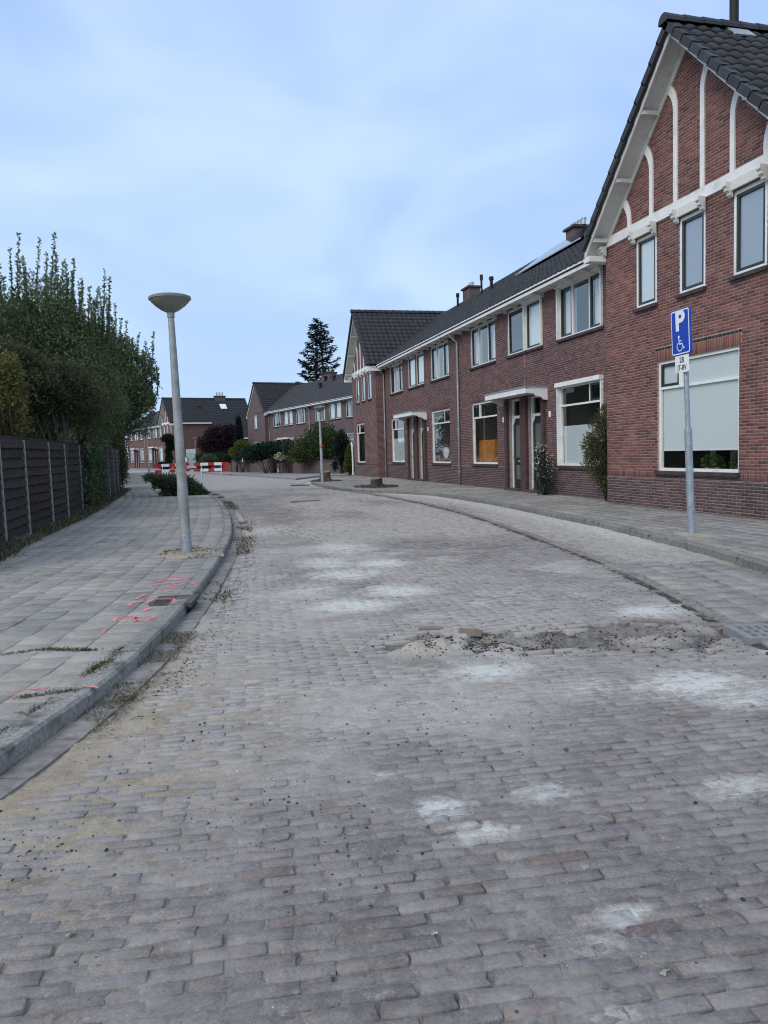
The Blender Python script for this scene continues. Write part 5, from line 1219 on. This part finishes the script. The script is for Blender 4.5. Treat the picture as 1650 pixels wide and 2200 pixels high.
# barriers
def barrier(loc, rz, label, roll=0.0):
    r = empty('road_barrier', loc, rz, label, 'barrier', 'red and white road barriers'); r.rotation_euler = (0, roll, rz); W_ = 2.72; x = -W_/2
    for z0, z1 in ((.40, .62), (.86, 1.09)):
        x = -W_/2
        for k, wd in enumerate((.50, .62, .46, .60, .54)):
            part('plank', m_red if k % 2 == 0 else m_signwhite, r, x+.001, x+wd-.001, -.02, .015, z0, z1); x += wd
    for x in (-.78, .78):
        m = MB(); m.beam((x, -.28, 0), (x, -.025, 1.06), .05, .035, (1, 0, 0)); m.build('leg', m_signwhite, r)
        m = MB(); m.beam((x, .40, 0), (x, .02, 1.0), .04, .03, (1, 0, 0)); m.build('rear_leg', m_galv, r)
bp = gz(455, 1023, 0); barrier((bp[0], bp[1], 0), math.radians(-8), 'red and white barrier standing in the road, right of the lamp post')
bp = gz(372, 1025, 0); barrier((bp[0], bp[1], 0), math.radians(6), 'red and white barrier partly behind the near lamp post', math.radians(-1.2))
# round no-entry sign seen beside the lamp post
q = gy(397, 1000, 72); rs = empty('round_sign', (q[0], 72, 0), 0, 'round white sign with a red ring behind the near lamp post', 'sign')
zc = gy(397, 988, 72)[2]
MB().tube([(0, 0, 0), (0, 0, zc+.3)], .03, 8).build('post', m_galv, rs); MB().prism([(.36*math.cos(t), -.05, zc+.36*math.sin(t)) for t in np.linspace(0, 2*PI, 25)[:-1]][::-1], (0, .02, 0)).build('red_ring', m_red, rs)
MB().prism([(.26*math.cos(t), -.056, zc+.26*math.sin(t)) for t in np.linspace(0, 2*PI, 25)[:-1]][::-1], (0, .004, 0)).build('face', m_signwhite, rs)

# drain covers
def grate(name, label, loc, rz, w, l, n, mat, cols=1, z=.02, frame=.035):
    r = empty(name, loc, rz, label, 'drain cover'); m = MB(); m.box(-w/2, -w/2+frame, -l/2, l/2, -.06, z); m.box(w/2-frame, w/2, -l/2, l/2, -.06, z); m.box(-w/2+frame, w/2-frame, -l/2, -l/2+frame, -.06, z); m.box(-w/2+frame, w/2-frame, l/2-frame, l/2, -.06, z); m.build('frame', mat, r)
    part('pit', m_black, r, -w/2+frame, w/2-frame, -l/2+frame, l/2-frame, -.08, -.055)
    iw, il = w-2*frame, l-2*frame
    for k in range(1, n): x = -iw/2+iw*k/n; part('bar', mat, r, x-iw/n*.24, x+iw/n*.24, -il/2, il/2, -.03, z-.003)
    for k in range(1, cols): y = -il/2+il*k/cols; part('cross_bar', mat, r, -iw/2, iw/2, y-.02, y+.02, -.03, z-.005)
    return r
hd = -math.atan(.17)
gl = grate('gully_cover', 'dark iron gully cover in the left kerb, pink paint across it', (-.275, 7.83, ZW-.012), hd, .36, .46, 14, m_iron, 1, .018)
part('inlet', m_black, gl, .10, .205, -.2, .2, -.085, -.02); part('inlet_lintel', m_iron, gl, .165, .22, -.24, .24, -.022, .016)
grate('drain_grate', 'pale slotted drain cover at the right edge of the road', (4.22, 4.98, .018), -.25, .46, .46, 5, m_ironlight, 3, .022, .06)
q = gz(645, 1043, 0); grate('far_drain_grate', 'dark slotted drain at the corner of the side street', (q[0], q[1], 0), -.3, .9, .5, 8, m_iron, 1, .03, .05)

# stumps
def stump(loc, r, h, label, seed):
    o = empty('tree_stump', loc, 0, label, 'stump'); rr = random.Random(seed); m = MB(); S = 22; prof = [(1.55, -.05), (1.25, .10), (1.02, .35), (.95, .8), (.93, 1.0)]
    w = [1+.13*math.sin(3*2*PI*j/S+seed)+rr.uniform(-.08, .08) for j in range(S)]
    for k, (q, z) in enumerate(prof):
        for j in range(S): t = 2*PI*j/S; f = 1+(w[j]-1)*(1.9 if k < 2 else .8); m.v.append((r*q*f*math.cos(t), r*q*f*math.sin(t), h*z+(.12*h*math.cos(t-1)+.1*h*rr.random() if k == 4 else 0)))
    for k in range(4):
        for j in range(S): j2 = (j+1) % S; m.f.append((k*S+j, k*S+j2, (k+1)*S+j2, (k+1)*S+j))
    m.build('bole', m_bark, o); m2 = MB(); m2.v = m.v[4*S:]; m2.f = [tuple(range(S))]; m2.build('sawn_top', m_stumptop, o)
s1 = gz(808, 1046, ZW); stump((s1[0], s1[1], ZW), .24, .33, 'sawn tree stump on the pavement in front of the row', 2)
s2 = gz(701, 1034, ZW); stump((s2[0]+.15, s2[1]+1.0, ZW), .27, .45, 'squarer tree stump just behind the middle street lamp', 5)
# ================================================================== SMALL THINGS ON THE GROUND
def blades(name, label, cat, P, h, pal, spread=.6, asp=.12, var=.3, mat=None):
    n = len(P); D = np.stack([RG.normal(0, spread, n), RG.normal(0, spread, n), np.ones(n)], 1)
    o = leaves(name, None, P, D, h, pal, asp, var); tag(o, label, cat, kind='stuff'); return o
GRASS = [(.075, .085, .035), (.10, .095, .05), (.05, .07, .028), (.14, .12, .07)]
STRAW = [(.20, .17, .12), (.26, .23, .17), (.13, .11, .08), (.10, .095, .06), (.33, .30, .24)]
def strip_pts(Q, side, o0, o1, y0, y1, n, clump=2.0, thr=.45, seed=0, z=0.0):
    t, nn = normals(Q); k = np.where((Q[:, 1] > y0) & (Q[:, 1] < y1))[0]; i = RG.choice(k, n); off = RG.uniform(o0, o1, n); p = Q[i]+nn[i]*side*off[:, None]+RG.normal(0, .05, (n, 2))
    q = fbm(p[:, 0], p[:, 1], clump, 3, seed) > thr; p = p[q]; return np.column_stack([p, np.full(len(p), z)])
fl_ = np.stack([np.interp(np.arange(10.5, 38, .1), FPOST, FXp), np.arange(10.5, 38, .1)], 1)
p1 = strip_pts(fl_, -1, .02, .42, 10.5, 38, 9000, .9, .42, 3, ZW-.01)
blades('verge_grass', 'straggly grass and weeds along the foot of the fence', 'grass', p1, .13, GRASS+STRAW[:2])
body('fence_soil', [(x+.40, y) for x, y in fl_[::20]]+[(x-.6, y) for x, y in fl_[::-20]], ZW-.004, m_soil, ZW-.05)
p2 = strip_pts(LK, -1, .03, .20, 4.4, 6.7, 6000, 2.2, .40, 5, .0); blades('gutter_litter', 'dry grass and leaves caught in the left gutter', 'litter', p2, .042, STRAW+STRAW+GRASS[:2], 2.0, .09)
p3 = strip_pts(LK, -1, .10, .36, 8, 34, 5000, .8, .5, 15, .0); blades('gutter_weeds', 'sparse weeds and litter along the left gutter', 'litter', p3, .06, STRAW+GRASS, 1.4, .2)
tf = []
for (x0, y0, x1, y1, n, wd) in [(0, 1408, 90, 1396, 260, .02), (90, 1396, 205, 1398, 900, .03), (190, 1450, 265, 1392, 900, .03), (40, 1500, 170, 1482, 500, .025), (60, 1535, 130, 1500, 350, .03), (0, 1580, 35, 1562, 300, .025), (240, 1480, 275, 1466, 420, .05), (480, 1110, 478, 1075, 500, .05)]:
    a = gz(x0, y0, ZW); b = gz(x1, y1, ZW); t = RG.random(n)[:, None]; p = a+(b-a)*t+RG.normal(0, wd, (n, 3)); p[:, 2] = ZW-.006 if x0 != 240 else .0; tf.append(p)
blades('joint_grass', 'tufts of grass and moss growing in the left pavement joints', 'grass', np.concatenate(tf), .022, [(.085, .085, .02), (.06, .075, .018), (.12, .10, .04), (.05, .06, .02)], .8, .2)
def ring_pts(c, r0, r1, n): t = RG.random(n)*2*PI; r = np.sqrt(RG.uniform(r0*r0, r1*r1, n)); return np.stack([c[0]+r*np.cos(t)*.8, c[1]+r*np.sin(t)*1.3, np.full(n, ZW-.004)], 1)
blades('stump_grass', 'grass and sawdust round the stumps', 'grass', np.concatenate([ring_pts(s1, .3, 1.1, 1600), ring_pts(s2, .2, 1.0, 900)]), .10, GRASS, .9)
pc = ring_pts(lb, .10, .52, 1500); pc = pc[fbm(pc[:, 0], pc[:, 1], 5, 2, 3) > .38]
blades('lamp_litter', 'dry grass clippings round the foot of the near lamp post', 'litter', pc, .07, STRAW+GRASS[:1], 2.2, .12)
def mound(name, c, rx, ry, h, mat, label, cat, rot=0.0):
    N_ = 26; V = []; F_ = []
    for i in range(N_+1):
        for j in range(N_+1):
            u, v = 2*i/N_-1, 2*j/N_-1; d = math.hypot(u, v); x = c[0]+rx*(u*math.cos(rot)-v*math.sin(rot)); y = c[1]+ry*(u*math.sin(rot)+v*math.cos(rot))
            nz = float(fbm(np.array([x]), np.array([y]), 9, 3, 3)[0]); V.append((x, y, c[2]+h*(max(0, 1-d*d)*(.5+nz)-.12)))
    for i in range(N_):
        for j in range(N_): a = i*(N_+1)+j; F_.append((a, a+N_+1, a+N_+2, a+1))
    o = quads_obj(name, V, F_, mat, None, smooth=True); tag(o, label, cat, kind='stuff'); return o
m_sand = MAT('yellow_sand', (.34, .30, .235), .95, (9, .25), (90, .7, .006))
mound('sand_patch', (lb[0]+.02, lb[1]-.02, ZW+.002), .50, .55, .022, m_sand, 'sand heaped round the foot of the near lamp post', 'sand')
mound('sign_sand', (sb[0]+.02, sb[1]-.05, ZW+.002), .26, .42, .028, m_sand, 'pale sand round the foot of the parking sign', 'sand')
# earth clods and pebbles
ico_v = np.array([(0, 0, 1), (.89, 0, .45), (.28, .85, .45), (-.72, .53, .45), (-.72, -.53, .45), (.28, -.85, .45), (.72, .53, -.45), (-.28, .85, -.45), (-.89, 0, -.45), (-.28, -.85, -.45), (.72, -.53, -.45), (0, 0, -1)])
ico_f = np.array([(0, 1, 2), (0, 2, 3), (0, 3, 4), (0, 4, 5), (0, 5, 1), (1, 6, 2), (2, 7, 3), (3, 8, 4), (4, 9, 5), (5, 10, 1), (6, 7, 2), (7, 8, 3), (8, 9, 4), (9, 10, 5), (10, 6, 1), (11, 7, 6), (11, 8, 7), (11, 9, 8), (11, 10, 9), (11, 6, 10)])
def clods(name, label, P, size, mat, pal=None):
    n = len(P); s = size*np.clip(np.exp(RG.normal(0, .55, n)), .3, 2.6); V = (ico_v[None]*RG.uniform(.6, 1.3, (n, 12, 1))*s[:, None, None]*np.array([1, 1, .6])+P[:, None]).reshape(-1, 3); F_ = (ico_f[None]+12*np.arange(n)[:, None, None]).reshape(-1, 3)
    pal = np.array(pal); c = pal[RG.integers(0, len(pal), n)]*RG.uniform(.7, 1.3, (n, 1)); o = quads_obj(name, V, F_, mat, None, np.repeat(c, 12, 0)); tag(o, label, 'debris', kind='stuff'); return o
def ground_z(x, y): return np.maximum(bedz(x, y), undul(x, y)*(holef(x, y) < .2)-.06*(holef(x, y) >= .2))
pts = []
for a, b, rx, ry in HOLES: k = 420; pts.append(np.stack([RG.normal(a, rx*.55, k), RG.normal(b, ry*.55, k)], 1))
for x, y, s_, k in ((-1.05, 2.95, .13, 160), (-.75, 3.2, .2, 120), (.25, 3.1, .25, 90), (.55, 2.75, .2, 70), (-.3, 4.3, .3, 120), (1.55, 3.7, .3, 60), (1.0, 3.9, .4, 60), (4.2, 7.0, .5, 160), (5.0, 9.0, .7, 160), (3.6, 6.9, .35, 80), (3.9, 4.4, .3, 90)): pts.append(RG.normal((x, y), s_, (k, 2)))
t = RG.random(900)*26+4; pts.append(np.stack([x_at(GR, t)+RG.normal(.12, .12, 900), t], 1)); t = RG.random(3200)**1.3*16+5; pts.append(np.stack([x_at(LK, t)+.30+np.abs(RG.normal(0, .13, 3200)), t], 1))
t = RG.random(700); pts.append(np.stack([RG.uniform(-1, 5, 700), 1.8+10*t**1.2], 1))
p = np.concatenate(pts); p = p[(p[:, 0] > x_at(LK, p[:, 1])+.03) & (p[:, 0] < x_at(RK, p[:, 1])-.05) & (p[:, 1] > 1.6)]
cm = MAT('clod', (.1, .1, .1), .95, (60, .3), attr=True)
clods('earth_clods', 'dark crumbs of earth scattered over the road', np.column_stack([p, ground_z(p[:, 0], p[:, 1])+.002]), .0034, cm, [(.065, .058, .052), (.09, .08, .07), (.045, .042, .038), (.14, .125, .11)])
hp = []
for (a, b, rx, ry), k in zip(HOLES, (1800, 1300, 700)): hp.append(np.stack([RG.normal(a, rx*.45, k), RG.normal(b, ry*.45, k)], 1))
hp = np.concatenate(hp); hp = hp[fbm(hp[:, 0], hp[:, 1], 3.5, 3, 14) > .44]
clods('dug_earth', 'dark crumbled earth where the bricks have been dug up', np.column_stack([hp, bedz(hp[:, 0], hp[:, 1])+.003]), .0052, cm, [(.05, .044, .038), (.08, .07, .06), (.035, .031, .028), (.13, .115, .095)])
k = 280; y = 1.9+9*RG.random(k)**1.4; x = RG.uniform(-1, 4.4, k); ok = x > x_at(LK, y)+.1; x, y = x[ok], y[ok]
clods('pebbles', 'small pale pebbles and grit scattered over the road', np.column_stack([x, y, ground_z(x, y)+.002]), .0029, cm, [(.55, .55, .52), (.42, .40, .37), (.34, .30, .26)])
# loose pieces lying in the dug-up place
def loose(name, label, px, py, L, W_, H_, rot, tilt, mat, cat='brick', dz=.0):
    q = gz(px, py, 0); o = MB().box(-L/2, L/2, -W_/2, W_/2, 0, H_).build(name, mat, None, bevel=.006); o.location = (q[0], q[1], float(ground_z(np.array([q[0]]), np.array([q[1]]))[0])+dz-.004); o.rotation_euler = (tilt[0], tilt[1], rot); return tag(o, label, cat)
loose('loose_brick', 'loose brick lying flat on the sand near the left end of the dug-up patch', 925, 1352, .20, .065, .05, -.12, (.05, .02), m_loosebrick, dz=-.025)
loose('loose_brick', 'loose brick tilted in the middle of the dug-up patch', 1010, 1362, .19, .06, .06, -.45, (-.2, .08), m_loosebrick, dz=-.02)
loose('kerb_fragment', 'long narrow stone lying along the right rim of the dug-up patch', 1405, 1335, .34, .06, .05, -.42, (.05, .05), m_loosebrick, 'stone', -.02)
loose('loose_brick', 'short pale brick at the right rim beside the long narrow stone', 1345, 1335, .12, .07, .05, .3, (.02, -.1), m_loosebrick, dz=-.02)
loose('loose_brick', 'brick half sunk in sand behind the drain cover', 1535, 1345, .18, .08, .05, -.3, (.1, .05), m_loosebrick, dz=-.02)
ys = loose('yellow_shard', 'curved yellow shard beside the dark earth of the dug-up patch', 1100, 1394, .15, .055, .03, -.5, (.15, .25), m_yellowstone, 'shard')
q = gz(655, 1079, 0); st = MB().beam((-.45, 0, .03), (.50, .06, .035), .07, .03).build('wooden_lath', m_loosebrick); st.location = (q[0], q[1], undul(np.array([q[0]]), np.array([q[1]]))[0]); tag(st, 'thin wooden lath lying across the road in the distance', 'lath')
for px, py, lb_ in ((152, 2012, 'small crumpled pale leaf on the bricks, lower left'), (1428, 2098-0, 'tiny pale chip on the bricks, lower right')):
    q = gz(px, py, .0); o = MB(); o.poly([(-.018, 0, .004), (.0, -.008, .012), (.022, .004, .006), (.002, .012, .003)]); o.poly([(-.018, 0, .004), (-.006, -.014, .002), (.0, -.008, .012)]); o = o.build('dead_leaf', m_yellowstone); o.location = (q[0], q[1], float(ground_z(np.array([q[0]]), np.array([q[1]]))[0])+.004); tag(o, lb_, 'leaf')
# heap of cut conifer branches on the left pavement
pb0 = gz(385, 1066, ZW); heap = empty('branch_heap', (pb0[0], pb0[1], ZW), 0, 'heap of cut green conifer branches on the left pavement behind the lamp post', 'branches')
hb_ = []
for px, py, rx, rz_ in ((385, 1040, 32, 20), (355, 1035, 26, 13), (410, 1052, 26, 12), (330, 1026, 18, 6), (385, 1058, 36, 9), (430, 1060, 16, 4)):
    c = gy(px, py, pb0[1]+.7); hb_.append((*(c-np.array([pb0[0], pb0[1], ZW])), rx*.019, .6, max(.07, rz_*.018)))
P, d = blob_pts(9000, hb_, .5, gap=.2, gs=2); k = P[:, 2] > 0; P, d = P[k], d[k]
leaves('needle_sprays', heap, P, d*np.array([1, 1, .4])+RG.normal(0, .5, P.shape), .16, [(.06, .09, .055), (.085, .12, .07), (.045, .07, .05), (.12, .13, .07)], .22)
for k in range(12):
    a = np.array([rnd.uniform(-.8, .5), rnd.uniform(0, 1.1), .03]); MB().tube([a, a+np.array([rnd.uniform(-.5, .8), rnd.uniform(-.3, .3), rnd.uniform(.05, .3)])], [.02, .006], 5).build('branch', m_bark, heap)
# pink marks sprayed on the pavement
def spray(label, strokes, wd=.042, z=ZW+.0045):
    m = MB()
    for s in strokes:
        p = [gz(x/2.946, 1100+y/2.946, z)[:2] for x, y in s]; Q = []
        for a, b in zip(p, p[1:]): Q += [a+(b-a)*t for t in np.linspace(0, 1, 5)[:-1]]
        Q.append(p[-1]); Q = np.array(Q); t = np.gradient(Q, axis=0); t /= np.linalg.norm(t, axis=1)[:, None]; n = np.stack([-t[:, 1], t[:, 0]], 1); w_ = wd*.5*(.75+.5*RG.random(len(Q)))[:, None]
        L_, R_ = Q+n*w_, Q-n*w_
        for i in range(len(Q)-1): m.poly([(*L_[i], z), (*R_[i], z), (*R_[i+1], z), (*L_[i+1], z)])
    return tag(m.build('spray_mark', m_spray), label, 'paint mark', 'pink marks sprayed on the left pavement')
m_spray, nt_, N_n, L_n, b_n = nodes('pink_spray'); b_n.inputs['Base Color'].default_value = (.85, .24, .27, 1); b_n.inputs['Roughness'].default_value = .9
tr = N_n.new('ShaderNodeBsdfTransparent'); mx = N_n.new('ShaderNodeMixShader'); ge_ = N_n.new('ShaderNodeNewGeometry'); nz_ = N_n.new('ShaderNodeTexNoise'); nz_.inputs['Scale'].default_value = 45; nz_.inputs['Detail'].default_value = 6
L_n.new(ge_.outputs['Position'], nz_.inputs['Vector']); mr_ = N_n.new('ShaderNodeMapRange'); mr_.inputs[1].default_value = .33; mr_.inputs[2].default_value = .58; L_n.new(nz_.outputs['Fac'], mr_.inputs[0])
L_n.new(mr_.outputs[0], mx.inputs[0]); L_n.new(tr.outputs[0], mx.inputs[1]); L_n.new(b_n.outputs[0], mx.inputs[2]); L_n.new(mx.outputs[0], [n for n in N_n if n.type == 'OUTPUT_MATERIAL'][0].inputs[0])
spray('pink sprayed letters nearest the lamp post, just before the gully cover', [[(1035, 403), (1130, 410), (1245, 414)], [(985, 436), (1110, 428), (1235, 412)], [(1235, 440), (1180, 446), (1120, 464), (1090, 455), (1120, 449), (1020, 452), (960, 464), (945, 478), (1000, 478), (1110, 470)], [(1235, 440), (1215, 456)], [(1050, 506), (1080, 492)]])
spray('pink sprayed bar letter beside and across the gully cover', [[(920, 518), (862, 550)], [(808, 597), (840, 574), (918, 562)], [(905, 630), (945, 605)]])
spray('pink sprayed bar on the gully cover', [[(925, 575), (962, 551), (1100, 550), (1104, 568), (1070, 573)]], z=ZW+.0085)
spray('pink sprayed R on the left pavement', [[(715, 690), (740, 668), (800, 656), (850, 662), (878, 680), (855, 692), (770, 694)], [(855, 688), (920, 692), (985, 658)], [(855, 676), (868, 662)]])
spray('faded pink sprayed curve below the R', [[(655, 768), (650, 748), (690, 735), (795, 730)], [(655, 768), (700, 768)]], .022)
spray('pink sprayed line on the pavement at the left edge', [[(30, 1142), (180, 1120), (320, 1113)]], .02)
spray('short pink line on the left kerb', [[(520, 1101), (560, 1101), (622, 1108)]], .02, ZW+.0115)

for hp_, w_ in HOUSEPLANTS:
    P, d = blob_pts(260, [(0, .0, .20, w_, .07, .13)], .5); leaves('foliage', hp_, P, d+np.array([0, 0, .4]), .07, [(.07, .12, .03), (.10, .15, .04), (.05, .09, .03)], .4)
